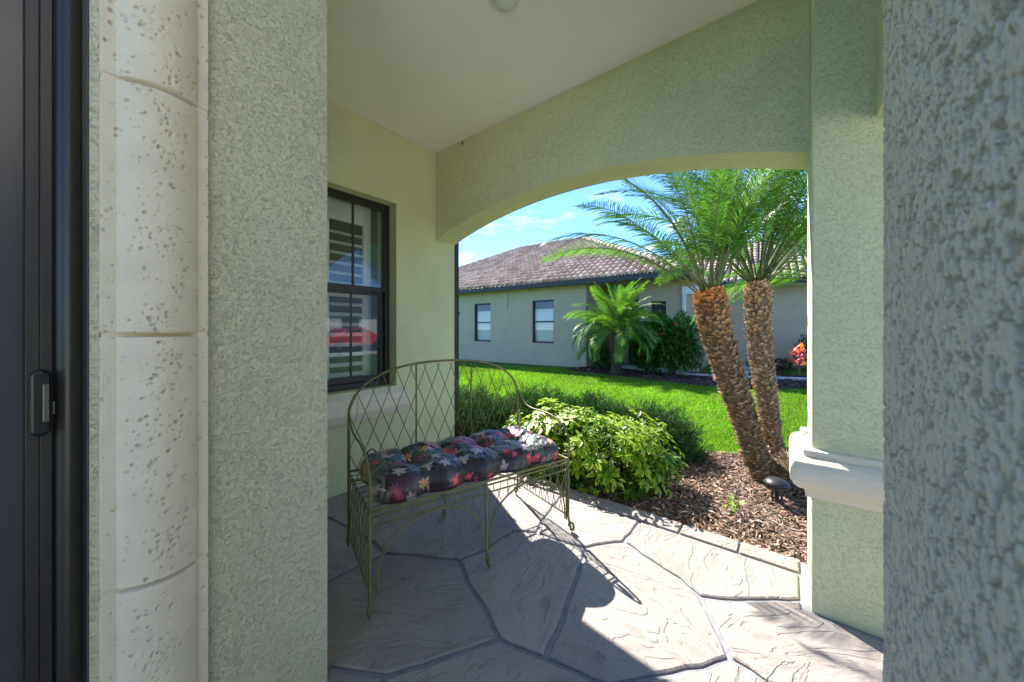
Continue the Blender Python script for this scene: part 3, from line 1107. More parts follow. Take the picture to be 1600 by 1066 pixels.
# front apron: lower rail, pickets, two wide arches and lattice in the spandrels
for yy, full in ((0.0, True), (BD - .012, False)):
    ap = part(MB().tube([(0.012, yy, SH - 0.062), (BL_ - 0.012, yy, SH - 0.062)], 0.0042, 6), 'apron_rail')
    for i in range(1, 26):
        x = BL_ * i / 26
        part(MB().tube([(x, yy, SH - 0.062), (x, yy, SH - 0.02)], 0.0022, 5), 'picket', ap)
    if not full:
        continue
    for (xa, xb) in ((0.03, BL_ / 2 - 0.018), (BL_ / 2 + 0.018, BL_ - 0.03)):
        cx, hw = (xa + xb) / 2, (xb - xa) / 2
        pts = [(xa, yy, 0.085), (xa, yy, 0.12)] + [(cx - hw * math.cos(PI * i / 24), yy, 0.13 + 0.245 * math.sin(PI * i / 24) ** 0.9) for i in range(25)] + \
              [(xb, yy, 0.12), (xb, yy, 0.085)]
        aro = part(MB().tube(pts, 0.0046, 7), 'arch')

        def az(x):
            c = (cx - x) / hw
            return 0.13 + 0.245 * max(0, 1 - c * c) ** 0.45 if abs(c) < 1 else 0.13
        for fam in (1, -1):
            for k in range(-2, 12):
                x0 = xa + (k + .5) * (xb - xa) / 9
                p2 = []
                for i in range(33):
                    z = SH - 0.064 - 0.26 * i / 32
                    x = x0 + fam * (SH - z) * 0.36
                    if xa < x < xb and z > az(x):
                        p2.append((x, yy + fam * 0.002, z))
                    elif p2:
                        break
                if len(p2) > 2:
                    part(MB().tube(p2, 0.0022, 5), 'lattice_wire', aro)
        part(MB().tube([(xa - .014, yy, 0.12), (xb + .014 if xb > BL_ / 2 + .1 else xb + .014, yy, 0.12)][:1] + [(xa, yy, 0.12)], 0.004, 6), 'tie', aro)
# the two end panels with their lattice and the arms
for xe in (0.0, BL_):
    ep = part(MB().tube([(xe, 0.0, 0.092), (xe, BD, 0.092)], 0.0046, 6), 'end_panel')
    part(MB().tube([(xe, 0.018, 0.06), (xe, 0.018, SH)], 0.0052, 7), 'stay', ep)
    part(MB().tube([(xe, BD - 0.03, 0.06), (xe, BD - 0.03, SH + 0.24)], 0.0048, 7), 'stay', ep)
    for fam in (1, -1):
        for k in range(-3, 12):
            y0 = (k + .5) * BD / 8
            p2 = []
            for i in range(33):
                z = 0.094 + (SH - 0.096) * i / 32
                y = y0 + fam * (z - 0.27) * 0.34 * (0.75 + 0.5 * (z / SH))
                if 0.018 < y < BD - 0.02:
                    p2.append((xe + fam * 0.002, y, z))
                elif p2:
                    break
            if len(p2) > 2:
                part(MB().tube(p2, 0.0024, 5), 'lattice_wire', ep)
    ctrl = [(BD, 0.80), (BD - 0.05, 0.745), (BD - 0.11, 0.705), (BD - 0.19, 0.69), (BD - 0.29, 0.692), (BD - 0.39, 0.685), (BD - 0.475, 0.66),
            (BD - 0.535, 0.615), (BD - 0.562, 0.56), (BD - 0.565, 0.50), (BD - 0.555, SH)]
    pts = []
    for i in range(len(ctrl) - 1):
        for s_ in range(4):
            t = s_ / 4
            p0, p1, p2, p3 = [ctrl[min(max(i + q - 1, 0), len(ctrl) - 1)] for q in range(4)]
            f_ = lambda a, b_, c_, d_: 0.5 * ((2 * b_) + (-a + c_) * t + (2 * a - 5 * b_ + 4 * c_ - d_) * t * t + (-a + 3 * b_ - 3 * c_ + d_) * t ** 3)
            pts.append((xe, f_(p0[0], p1[0], p2[0], p3[0]), f_(p0[1], p1[1], p2[1], p3[1])))
    pts.append((xe, ctrl[-1][0], ctrl[-1][1]))
    arm = part(MB().tube(pts, 0.0062, 8), 'arm')
    spn = []
    for i in range(26):
        a = 2 * PI * 1.15 * i / 25 - 0.6
        rr_ = 0.042 - 0.0006 * i
        spn.append((xe, BD - 0.455 + rr_ * math.cos(a), 0.605 + rr_ * math.sin(a)))
    part(MB().tube(spn, 0.0052, 7), 'scroll', arm)

# ------------------------------------------------------------------ cushion with printed flowers
cu = empty('seat_cushion', (FLp[0], FLp[1], SH + 0.006), 'dark tufted seat cushion printed with red and orange tropical flowers', 'cushion', bang)
CX0, CX1, CY0, CY1, CT = 0.03, BL_ - 0.025, 0.02, 0.485, 0.112
NU, NV = 380, 170
U, Vv = np.meshgrid(np.linspace(0, 1, NU), np.linspace(0, 1, NV), indexing='ij')
pu = U * 5
pv = Vv * 2
seam_u = np.abs(np.sin(PI * pu))
seam_v = np.abs(np.sin(PI * pv))
puff = (0.74 + 0.26 * seam_u ** 0.45) * (0.83 + 0.17 * seam_v ** 0.45)
# deep button pits where the seams cross
for i in range(1, 5):
    d2 = ((U - i / 5) * (CX1 - CX0)) ** 2 + ((Vv - .5) * (CY1 - CY0)) ** 2
    puff *= 1 - 0.55 * np.exp(-d2 / 0.0030)
edgef = (1 - (2 * U - 1) ** 14) * (1 - (2 * Vv - 1) ** 8)
edgef = np.clip(edgef, 0, 1) ** 0.45
wrk = 0.026 * (fbm(U * 15 + Vv * 3, Vv * 7, 3, 77) - .5) + 0.010 * (fbm(U * 50, Vv * 22, 3, 78) - .5)
ht = edgef * (0.022 + CT * 0.92 * puff + wrk)
# the outline bulges with the puffs
bx = CX0 + U * (CX1 - CX0) + 0.02 * np.sin(PI * pv) ** 2 * (U * 2 - 1) ** 5
by = CY0 + Vv * (CY1 - CY0) + 0.036 * np.abs(np.sin(PI * pu)) * (Vv * 2 - 1) ** 3
bx += 0.010 * (fbm(U * 9, Vv * 7, 2, 91) - .5)
rngc = np.random.default_rng(5)
pull = (1 - edgef) ** 2 * 0.026
bx -= (2 * U - 1) * pull
by -= (2 * Vv - 1) * pull
XX2 = U * (CX1 - CX0)
YY2 = np.cumsum(np.sqrt(np.diff(by, axis=1, prepend=by[:, :1]) ** 2 + np.diff(ht, axis=1, prepend=ht[:, :1] * 0) ** 2), axis=1)
Cc = np.ones((NU, NV, 3)) * np.array([0.019, 0.0135, 0.013])


def paint(mask, c):
    global Cc
    Cc = Cc * (1 - mask[..., None]) + np.array(c) * mask[..., None]


# blurred blue and purple blotches, then curling leaf strokes
paint(np.clip((fbm(XX2 * 14, YY2 * 14, 3, 3) - .52) * 7, 0, 1) * 0.4, (0.075, 0.10, 0.145))
paint(np.clip((fbm(XX2 * 11 + 9, YY2 * 11, 3, 13) - .56) * 8, 0, 1) * 0.35, (0.12, 0.035, 0.075))
for i in range(52):
    cx_, cy_, an, sz = rngc.random() * 1.12, rngc.random() * 0.74, rngc.random() * 6.28, rngc.uniform(.06, .11)
    lx = ((XX2 - cx_) * math.cos(an) + (YY2 - cy_) * math.sin(an)) / sz
    ly = (-(XX2 - cx_) * math.sin(an) + (YY2 - cy_) * math.cos(an)) / sz
    ly = ly - 0.7 * lx ** 2
    inside = ((np.abs(ly) < 0.62 * (1 - np.clip(lx, -1, 1) ** 2)) & (np.abs(lx) < 1)).astype(float)
    stroke = (np.sin((ly * 3 + lx * 1.2) * 7.5) > -0.1).astype(float)
    paint(inside * stroke * 0.85, [(0.13, 0.155, 0.115), (0.20, 0.205, 0.15), (0.085, 0.115, 0.095)][i % 3])


def flower(cx_, cy_, r, n, c, ph, sharp=1.0, c2=None):
    dx, dy = XX2 - cx_, YY2 - cy_
    rr_ = np.sqrt(dx * dx + dy * dy) + 1e-6
    th = np.arctan2(dy, dx) + ph
    prof_ = r * (0.30 + 0.70 * np.abs(np.cos(n * th / 2)) ** sharp * (0.75 + .25 * np.sin(3 * th + ph * 5)))
    m = np.clip((prof_ - rr_) / (0.06 * r) + .4, 0, 1)
    paint(m * 0.95, c)
    if c2 is not None:
        paint(np.clip((0.35 * r - rr_) / (0.1 * r), 0, 1), c2)


for i in range(64):
    cx_, cy_ = (i % 10) * 0.118 + rngc.uniform(-.03, .03), (i // 10) * 0.115 + rngc.uniform(0.0, .09)
    k = rngc.random()
    if k < 0.5:
        flower(cx_, cy_, rngc.uniform(.026, .036), 6, (0.78, 0.065, 0.085), rngc.random() * 6, 1.6, (0.8, 0.12, 0.15))
        flower(cx_ + .032, cy_ - .028, rngc.uniform(.022, .030), 5, (0.80, 0.06, 0.14), rngc.random() * 6, 1.6)
    elif k < 0.78:
        flower(cx_, cy_, rngc.uniform(.034, .046), 7, (0.72, 0.46, 0.26), rngc.random() * 6, 2.4, (0.8, 0.22, 0.05))
    else:
        flower(cx_, cy_, rngc.uniform(.04, .052), 6, (0.46, 0.36, 0.37), rngc.random() * 6, 1.2)
for i in range(9):
    flower(rngc.random() * 1.1, rngc.random() * .7, rngc.uniform(.05, .065), 15, (0.38, 0.055, 0.095), rngc.random() * 6, 5)
idx = np.arange(U.size).reshape(U.shape)
Ft = np.stack([idx[:-1, :-1], idx[1:, :-1], idx[1:, 1:], idx[:-1, 1:]], -1).reshape(-1, 4)
Vt = np.stack([bx, by, ht], -1).reshape(-1, 3)
ring = np.concatenate([idx[:, 0], idx[-1, 1:], idx[-2::-1, -1], idx[0, -2:0:-1]])
Vb = Vt[ring] * np.array([1, 1, 0]) + np.array([0, 0, -0.004])
nr = len(ring)
Fs = np.stack([ring, np.roll(ring, -1), np.roll(np.arange(nr), -1) + U.size, np.arange(nr) + U.size], -1)[:, ::-1]
Fb = (np.arange(nr) + U.size)[None, :]
cu_m = np_mesh('cover', np.concatenate([Vt, Vb]), [Ft, Fs, Fb], M_cloth,
               np.concatenate([Cc.reshape(-1, 3), Cc.reshape(-1, 3)[ring]]), True)
link('cover', cu_m, cu)
pp = [(Vt[k][0], Vt[k][1], 0.010) for k in ring[::6]]
MB().tube(pp, 0.0042, 6, closed=True).build('piping', M_black, cu, smooth=True)
for i in range(1, 5):
    ku, kv = int(i / 5 * (NU - 1)), (NV - 1) // 2
    p = Vt[idx[ku, kv]]
    MB().lathe([(0.002, 0.006), (0.009, 0.004), (0.012, 0.0), (0.009, -0.004)], (p[0], p[1], p[2] + 0.003), 10).build('button', M_black, cu, smooth=True)
tp = []
for i in range(15):
    a = PI * i / 14
    tp.append((CX0 + 0.075 + 0.028 * math.cos(a), CY1 - 0.01 + 0.010 * math.sin(a * 2), 0.085 + 0.035 * math.sin(a)))
MB().tube(tp, 0.004, 6).build('tie_strap', M_black, cu, smooth=True)

# ------------------------------------------------------------------ plants
LEAF_V = np.array([[0, 0, 0], [0.42, 0.20, 0.035], [0.5, 0, -0.02], [0.42, -0.20, 0.035], [1, 0, -0.10], [0.75, .14, .0], [0.75, -.14, .0]])
LEAF_F = [np.array([[0, 2, 1], [0, 3, 2], [5, 2, 4], [2, 6, 4], [1, 2, 5], [2, 3, 6]])]
LEAF_C = np.ones((7, 3))


def rosette_mesh(seed, dark):
    r = np.random.default_rng(seed)
    n = int(r.integers(7, 10))
    az = np.arange(n) * 2 * PI / n + r.normal(0, .12, n)
    el = r.uniform(-0.55, 0.05, n) + (0 if dark else 0.28)
    d = np.stack([np.cos(az) * np.cos(el), np.sin(az) * np.cos(el), np.sin(el)], -1)
    ln = r.uniform(.058, .085, n)
    S = np.stack([ln, ln * r.uniform(.9, 1.15, n), ln], -1)
    P = d * 0.018
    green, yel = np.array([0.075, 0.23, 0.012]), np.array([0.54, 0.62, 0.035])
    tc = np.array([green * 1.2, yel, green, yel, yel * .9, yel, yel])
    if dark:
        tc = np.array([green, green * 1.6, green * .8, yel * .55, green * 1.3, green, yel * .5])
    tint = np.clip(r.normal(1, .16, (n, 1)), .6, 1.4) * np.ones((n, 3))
    me = scatter('leaf', LEAF_V, LEAF_F, tc, P, frames(d), S, tint, M_leaf, True)
    return me


def ellip_points(n, c, rad, r, zmin=-0.15, inner=0.0, p=2.0):
    u = r.normal(size=(n * 3, 3))
    u /= np.linalg.norm(u, axis=1, keepdims=True)
    u = u[u[:, 2] > zmin][:n]
    k = (1 - inner * r.random((len(u), 1))) / (np.abs(u) ** p).sum(1, keepdims=True) ** (1 / p)
    return np.array(c) + u * np.array(rad) * k, u


# variegated umbrella shrub in front
shr = empty('umbrella_shrub', (-1.52, 2.90, GZ), 'bright yellow-green variegated umbrella shrub beside the bench end', 'shrub')
r = np.random.default_rng(21)
mound = lambda P: P * (1 + 0.55 * (np.array([fbm(P[:, 0] * 4.1 + 5, P[:, 1] * 4.1 + P[:, 2] * 3.3, 3, 4)]).T - .5))
Pp, Un = ellip_points(300, (0, 0, 0.05), (0.78, 0.43, 0.545), r, -0.08, 0.20, 3.0)
Pp = mound(Pp)
# a slimmer, lower front right shoulder, as in the picture
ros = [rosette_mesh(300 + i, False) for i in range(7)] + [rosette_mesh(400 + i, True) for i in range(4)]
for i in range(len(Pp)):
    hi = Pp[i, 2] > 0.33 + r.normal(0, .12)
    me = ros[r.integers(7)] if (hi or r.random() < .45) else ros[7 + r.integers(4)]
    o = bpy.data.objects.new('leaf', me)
    COL.objects.link(o)
    o.parent = shr
    o.location = Pp[i]
    dirv = Vector((Un[i][0], Un[i][1] , Un[i][2] + 0.75 + r.normal(0, .15)))
    o.rotation_euler = (dirv.to_track_quat('Z', 'Y') @ Vector((0, 0, 1)).rotation_difference(Vector((0, 0, 1)))).to_euler()
    s = r.uniform(.85, 1.35)
    o.scale = (s, s, s)
n = 3200
Pi, Ui = ellip_points(n, (0, 0, 0.03), (0.75, 0.42, 0.525), r, -0.1, 0.42, 3.0)
Pi = mound(Pi)
di = Ui + r.normal(0, .5, Ui.shape)
ln = r.uniform(.055, .09, len(Pi))
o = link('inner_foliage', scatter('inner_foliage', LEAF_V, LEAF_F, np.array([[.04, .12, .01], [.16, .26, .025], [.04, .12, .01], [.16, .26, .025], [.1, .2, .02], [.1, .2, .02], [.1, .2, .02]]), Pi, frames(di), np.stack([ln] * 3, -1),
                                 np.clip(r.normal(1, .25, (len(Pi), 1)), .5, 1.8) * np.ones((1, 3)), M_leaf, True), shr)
o['kind'] = 'stuff'
stm = MB()
for i in range(26):
    a, q = random.uniform(0, 6.28), random.uniform(.2, .9)
    e = (0.7 * q * math.cos(a), 0.36 * q * math.sin(a), random.uniform(.25, .45))
    stm.tube([(e[0] * .35, e[1] * .35, 0.0), (e[0] * .7, e[1] * .7, e[2] * .55), e], [0.008, 0.006, 0.004], 5, col=(.12, .09, .05))
stm.build('stem', M_bark, shr, usecol=True)


def juniper(loc_, rad, n, seed, label):
    """feathery dark evergreen: many sprays, each a bundle of needle slivers"""
    root = empty('juniper_shrub', loc_, label, 'shrub', group='low dark junipers behind the yellow shrub')
    r = np.random.default_rng(seed)
    Pc, Uc = ellip_points(n, (0, 0, 0.0), rad, r, -0.05, 0.45)
    Pc *= 1 + 0.2 * (fbm(Pc[:, :1] * 4 + 3, Pc[:, 1:2] * 4 + Pc[:, 2:3] * 3, 2, seed) - .5)
    dirs = Uc * np.array([1, 1, .5]) + np.array([0, 0, .55]) + r.normal(0, .35, Uc.shape)
    dirs /= np.linalg.norm(dirs, axis=1, keepdims=True)
    m = 26
    t = r.random((len(Pc), m, 1)) * 0.17
    base = Pc[:, None, :] + dirs[:, None, :] * t + r.normal(0, .010, (len(Pc), m, 3))
    nd = dirs[:, None, :] * 1.0 + r.normal(0, .55, (len(Pc), m, 3))
    base, nd = base.reshape(-1, 3), nd.reshape(-1, 3)
    k = len(base)
    tv = np.array([[0, .5, 0], [0, -.5, 0], [.55, -.4, 0.0], [.55, .4, 0.0], [1, 0, 0.0]])
    tf = [np.array([[0, 1, 2, 3]]), np.array([[3, 2, 4]])]
    ln = r.uniform(.025, .05, k)
    S = np.stack([ln, r.uniform(.0035, .006, k), ln], -1)
    tone = np.clip(r.normal(1, .25, (len(Pc), 1, 1)) * np.ones((1, m, 1)), .45, 1.7).reshape(-1, 1)
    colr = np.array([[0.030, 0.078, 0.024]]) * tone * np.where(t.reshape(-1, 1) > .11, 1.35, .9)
    o = link('foliage', scatter('foliage', tv, tf, np.ones((5, 3)), base, frames(nd, roll=r.random(k) * 3), S, colr, M_needle), root)
    s = MB()
    for i in range(14):
        a = 2 * PI * i / 14
        s.tube([(0, 0, 0), (rad[0] * .45 * math.cos(a), rad[1] * .45 * math.sin(a), rad[2] * .4), (rad[0] * .85 * math.cos(a), rad[1] * .85 * math.sin(a), rad[2] * .55)],
               [.014, .009, .004], 5, col=(.07, .045, .03))
    s.build('stem', M_bark, root, usecol=True)
    return root


def at(px, Y, z=GZ):
    q = ray(px, 515) * Y
    return (q[0], q[1], z)


juniper(at(735, 4.25), (0.62, 0.55, 0.51), 1800, 1, 'dark juniper seen through the bench back beside the window wall')
juniper(at(842, 4.45), (0.58, 0.5, 0.48), 1450, 2, 'dark juniper behind the left end of the yellow shrub')
juniper(at(925, 4.25), (0.52, 0.45, 0.43), 1350, 3, 'dark juniper directly behind the middle of the yellow shrub')
juniper(at(1015, 3.75), (0.46, 0.42, 0.42), 1250, 4, 'dark juniper at the right end of the shrub row near palms')


def leafy(name, loc_, rad, n, size, cols, label, cat, seed, z0=0.0, flowers=None, group=None, zmin=-.3):
    root = empty(name, loc_, label, cat, group=group)
    r = np.random.default_rng(seed)
    Pc, Uc = ellip_points(n, (0, 0, z0 + rad[2] * .52), (rad[0], rad[1], rad[2] * .5), r, -.95, 0.55)
    Pc += (fbm(Pc[:, :1] * 3 / rad[0] + 3, Pc[:, 2:3] * 3 / rad[2] + Pc[:, 1:2], 3, seed) - .5) * Uc * np.array(rad) * .6
    d = Uc * .8 + r.normal(0, .6, Uc.shape) + np.array([0, 0, .2])
    ln = r.uniform(.7, 1.3, len(Pc)) * size
    cc = np.array(cols)[r.integers(0, len(cols), len(Pc))] * np.clip(r.normal(1, .22, (len(Pc), 1)), .5, 1.6)
    link('foliage', scatter('foliage', LEAF_V, LEAF_F, LEAF_C, Pc, frames(d), np.stack([ln, ln * 1.2, ln], -1), cc, M_leaf, True), root)
    s = MB()
    for i in range(9):
        a = 2 * PI * i / 9
        s.tube([(0.04 * math.cos(a), 0.04 * math.sin(a), 0), (rad[0] * .3 * math.cos(a), rad[1] * .3 * math.sin(a), rad[2] * .4),
                (rad[0] * .7 * math.cos(a), rad[1] * .7 * math.sin(a), rad[2] * .75)], [.016, .011, .005], 5, col=(.1, .075, .05))
    s.build('stem', M_bark, root, usecol=True)
    for (x, y, z) in flowers or []:
        fb = MB()
        for k in range(5):
            a = 2 * PI * k / 5
            c, s_ = math.cos(a), math.sin(a)
            fb.add([(x, y, z), (x + .03 * c - .015 * s_, y - .012, z + .03 * s_ + .015 * c), (x + .043 * c, y - .02, z + .043 * s_),
                    (x + .03 * c + .015 * s_, y - .012, z + .03 * s_ - .015 * c)], [(0, 1, 2, 3)], (.75, .07, .03))
        fb.build('flower', M_leaf, root, usecol=True)
    return root


# ---- palms
def frond_mesh(seed, L, phi0, bend, nl=92, ll=0.225, tip=(0.10, 0.25, 0.03), wid=0.0054, up=0.25, bare=0.24, rr=0.0085):
    """one feather frond in the local xz plane, starting at the origin and arching outwards along +x"""
    r = np.random.default_rng(seed)
    n = 40
    s = np.linspace(0, 1, n)
    ph = phi0 - bend * s ** 1.4
    dx, dz = np.cos(ph) * L / (n - 1), np.sin(ph) * L / (n - 1)
    px = np.concatenate([[0], np.cumsum(dx)[:-1]])
    pz = np.concatenate([[0], np.cumsum(dz)[:-1]])
    side = np.cumsum(r.normal(0, .0016, n))
    path = np.stack([px, side, pz], -1)
    b = MB()
    b.tube([tuple(p) for p in path[::3]], [rr * (1 - .86 * q) for q in s[::3]], 5, col=(0.20, 0.23, 0.08))
    V, F, C = [], [], []
    base = 0
    t = np.linspace(bare, 0.995, nl)
    tv = []
    for sd_ in (1, -1):
        for q in t:
            q2 = min(0.999, max(0, q + r.normal(0, .004)))
            i = min(n - 2, int(q2 * (n - 1)))
            fr = q2 * (n - 1) - i
            p = path[i] * (1 - fr) + path[i + 1] * fr
            tg = path[i + 1] - path[i]
            tg /= np.linalg.norm(tg)
            nrm = np.array([-tg[2], 0, tg[0]])
            fwd = 0.55 + 0.75 * q ** 2
            d = np.array([0, sd_, 0]) * 1.0 + tg * fwd + nrm * (up + r.normal(0, .10)) + r.normal(0, .05, 3)
            d /= np.linalg.norm(d)
            l_ = ll * (0.35 + 0.65 * math.sin(PI * min(1, 0.12 + 0.92 * (q - bare) / (1 - bare))) ** 0.7) * r.uniform(.9, 1.08)
            w = wid * r.uniform(.85, 1.15)
            wv = np.cross(d, nrm)
            wv /= max(1e-6, np.linalg.norm(wv))
            wv = wv * 0.9 + nrm * 0.35 * sd_
            droop = 0.22 * l_
            pts = []
            for (f_, ww_) in ((0, .55), (.35, 1.0), (.72, .75), (1.0, 0.06)):
                c = p + d * l_ * f_ + np.array([0, 0, -droop * f_ * f_])
                pts += [c - wv * w * ww_ * .5 * 1.6, c + wv * w * ww_ * .5 * 1.6]
            k = np.clip(r.normal(1, .14), .7, 1.4)
            cl = np.array(tip) * k
            b.add(pts, [(0, 1, 3, 2), (2, 3, 5, 4), (4, 5, 7, 6)], tuple(cl))
    return b.mesh('frond', M_frond, True, True)


def trunk_mesh(pts, rads, seed, nb, c_lo, c_hi, split, size=0.0185):
    r = np.random.default_rng(seed)
    pts = np.array(pts, float)
    # smooth path
    n = 60
    tt = np.linspace(0, len(pts) - 1, n)
    P = np.stack([np.interp(tt, np.arange(len(pts)), pts[:, k]) for k in range(3)], -1)
    for _ in range(4):
        P[1:-1] = (P[:-2] + P[1:-1] * 2 + P[2:]) / 4
    R_ = np.interp(tt, np.arange(len(pts)), rads)
    core = MB()
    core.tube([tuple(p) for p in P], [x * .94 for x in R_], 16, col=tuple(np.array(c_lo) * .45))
    # boots: stubs of old leaf stalks set in spirals
    s = np.clip((np.arange(nb) + .5) / nb + r.normal(0, .006, nb), 0, .9999)
    ga = np.arange(nb) * 2.399963 + r.normal(0, .45, nb)
    ii = np.clip((s * (n - 1)).astype(int), 0, n - 2)
    tg = P[ii + 1] - P[ii]
    tg /= np.linalg.norm(tg, axis=1, keepdims=True)
    e1 = np.cross(tg, np.array([0, 1, 0]))
    e1 /= np.linalg.norm(e1, axis=1, keepdims=True)
    e2 = np.cross(tg, e1)
    out = e1 * np.cos(ga)[:, None] + e2 * np.sin(ga)[:, None]
    base = P[ii] + tg * ((s * (n - 1) - ii)[:, None] * np.linalg.norm(P[ii + 1] - P[ii], axis=1, keepdims=True)) + out * (R_[ii][:, None] * .90)
    upk = 0.85 + r.normal(0, .2, nb)
    d = out * 1.0 + tg * upk[:, None] + r.normal(0, .12, (nb, 3))
    sc_ = size * np.clip(r.lognormal(0, .28, nb), .5, 1.6) * (0.8 + .5 * R_[ii] / R_.max())
    tv = np.array([[0, -.5, -.16], [0, .5, -.16], [0, .5, .2], [0, -.5, .2], [.8, -.33, -.02], [.8, .33, -.02], [.95, .22, .14], [.95, -.22, .14]])
    tf = [np.array([[4, 5, 6, 7], [0, 1, 5, 4], [1, 2, 6, 5], [2, 3, 7, 6], [3, 0, 4, 7]])]
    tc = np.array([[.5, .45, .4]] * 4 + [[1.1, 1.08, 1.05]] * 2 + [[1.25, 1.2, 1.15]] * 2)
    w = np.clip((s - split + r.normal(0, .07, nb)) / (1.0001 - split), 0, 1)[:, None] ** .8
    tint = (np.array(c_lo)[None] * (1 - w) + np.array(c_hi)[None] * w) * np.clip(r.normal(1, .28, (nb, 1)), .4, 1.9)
    S = np.stack([sc_ * r.uniform(.9, 1.6, nb), sc_ * 1.25, sc_], -1)
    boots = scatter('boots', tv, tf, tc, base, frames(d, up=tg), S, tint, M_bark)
    # loose fibres
    nf = nb * 4
    f0 = base[r.integers(0, nb, nf)] + r.normal(0, .012, (nf, 3))
    j = r.integers(0, nb, nf)
    fv = np.array([[0, .5, 0], [0, -.5, 0], [.5, 0, .1], [1, 0, .35]])
    fd = out[j] + tg[j] * r.normal(.4, .7, (nf, 1)) + r.normal(0, .4, (nf, 3))
    fib = scatter('fibres', fv, [np.array([[0, 1, 2]])], np.ones((4, 3)), base[j], frames(fd, roll=r.random(nf) * 6), np.stack([r.uniform(.025, .075, nf), np.full(nf, .0055), np.full(nf, .02)], -1),
                  tint[j] * 1.15, M_bark)
    return core.mesh('trunk', M_bark, True, True), boots, fib, P, R_


GR1, GR2, GR3 = (0.085, 0.215, 0.03), (0.11, 0.26, 0.032), (0.145, 0.32, 0.04)
FR = []
for k, (ph, bd) in enumerate([(1.50, .55), (1.40, .8), (1.28, 1.0), (1.15, 1.15), (1.0, 1.3), (0.85, 1.4), (0.6, 1.5), (0.35, 1.45)]):
    FR.append([frond_mesh(50 + k * 3 + v, 1.62 + .14 * v, ph, bd * (1 + .1 * v), tip=(GR1, GR2, GR3)[(k + v) % 3]) for v in range(2)])


def palm(name, base, pts, rads, label, seed, nb, c_lo, c_hi, split, fronds, scale=1.0, group=None, lib=None, keep=None):
    root = empty(name, base, label, 'palm tree', group=group)
    lp = [np.array(p) - np.array(base) for p in pts]
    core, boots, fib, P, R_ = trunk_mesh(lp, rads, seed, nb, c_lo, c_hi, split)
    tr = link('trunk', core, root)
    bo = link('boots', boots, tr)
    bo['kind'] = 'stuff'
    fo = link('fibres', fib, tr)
    fo['kind'] = 'stuff'
    r = np.random.default_rng(seed)
    top = P[-1]
    for i, (lev, azd) in enumerate(fronds):
        if keep and keep[0] < azd % 360 < keep[1] and keep[2] <= lev <= keep[3]:
            continue
        me = (lib or FR)[lev][r.integers(2)]
        o = bpy.data.objects.new('frond', me)
        COL.objects.link(o)
        o.parent = root
        a = math.radians(azd)
        rr_ = R_[-1] * .55
        o.location = top + np.array([math.cos(a) * rr_, math.sin(a) * rr_, -0.01 + 0.02 * r.random() - 0.012 * lev])
        o.rotation_euler = (r.normal(0, .32), r.normal(0, .05), a)
        s = scale * r.uniform(.92, 1.08)
        o.scale = (s, s, s)
    return root


def crown(n, seed, levels=(0, 8)):
    r = np.random.default_rng(seed)
    out = []
    for i in range(n):
        t = i / n
        lev = int(levels[0] + (levels[1] - levels[0]) * t ** 1.15)
        out.append((min(7, lev), (i * 137.5 + r.normal(0, 9)) % 360))
    return out


P1 = [tuple(dp(1198, 752, 3.02)), tuple(dp(1176, 700, 3.02)), tuple(dp(1158, 640, 3.0)), tuple(dp(1138, 580, 3.0)), tuple(dp(1119, 520, 3.0)), tuple(dp(1110, 470, 3.0)), tuple(dp(1109, 455, 3.0))]
FR2 = []
for k, (ph, bd) in enumerate([(1.45, .7), (1.30, 1.0), (1.15, 1.35), (1.0, 1.7), (0.8, 2.0), (0.55, 2.1), (0.3, 2.0), (0.0, 1.6)]):
    FR2.append([frond_mesh(150 + k * 3 + v, 1.75 + .15 * v, ph, bd * (1 + .1 * v), nl=60, ll=.34, tip=(GR2, GR3, (.14, .27, .04))[(k + v) % 3], wid=.0125, bare=.16, rr=.012) for v in range(2)])
# image-left, seen from the camera, is world direction azimuth 218 degrees
palm('palm_tree', P1[0], P1, [0.110, 0.086, 0.098, 0.108, 0.118, 0.124, 0.085], 'leaning palm with orange shaggy trunk top, left of the twin palms', 11, 2100,
     (0.34, 0.235, 0.145), (0.62, 0.26, 0.08), 0.66,
     crown(34, 3, (0, 4.0)) + [(5, 204), (4, 190), (5, 128)], 0.92, 'twin palms outside the arch', None, (222, 320, 1, 7))
P2_ = [tuple(dp(1219, 738, 3.42)), tuple(dp(1207, 690, 3.42)), tuple(dp(1201, 640, 3.42)), tuple(dp(1192, 580, 3.42)), tuple(dp(1186, 520, 3.42)), tuple(dp(1184, 462, 3.42)), tuple(dp(1184, 442, 3.42))]
palm('palm_tree', P2_[0], P2_, [0.105, 0.078, 0.079, 0.092, 0.102, 0.108, 0.075], 'upright palm with grey-brown trunk, right of the twin palms', 12, 2100,
     (0.42, 0.305, 0.195), (0.46, 0.30, 0.16), 0.55,
     crown(36, 5, (0, 5)) + [(5, 30), (4, 20), (6, 20), (5, 60), (4, 75)], 1.05, 'twin palms outside the arch', None, (228, 312, 3, 7))
P3 = [at(1345, 4.3, GZ), at(1340, 4.3, 0.9), at(1332, 4.3, 1.75), at(1330, 4.3, 1.85)]
palm('palm_tree', P3[0], P3, [0.15, 0.12, 0.14, 0.09], 'palm standing behind the pier, its fronds showing at the pier edge', 13, 420,
     (0.42, 0.305, 0.195), (0.46, 0.30, 0.16), 0.55, crown(26, 8, (0, 8)) + [(6, 200), (7, 190), (7, 215), (6, 225)], 1.1)
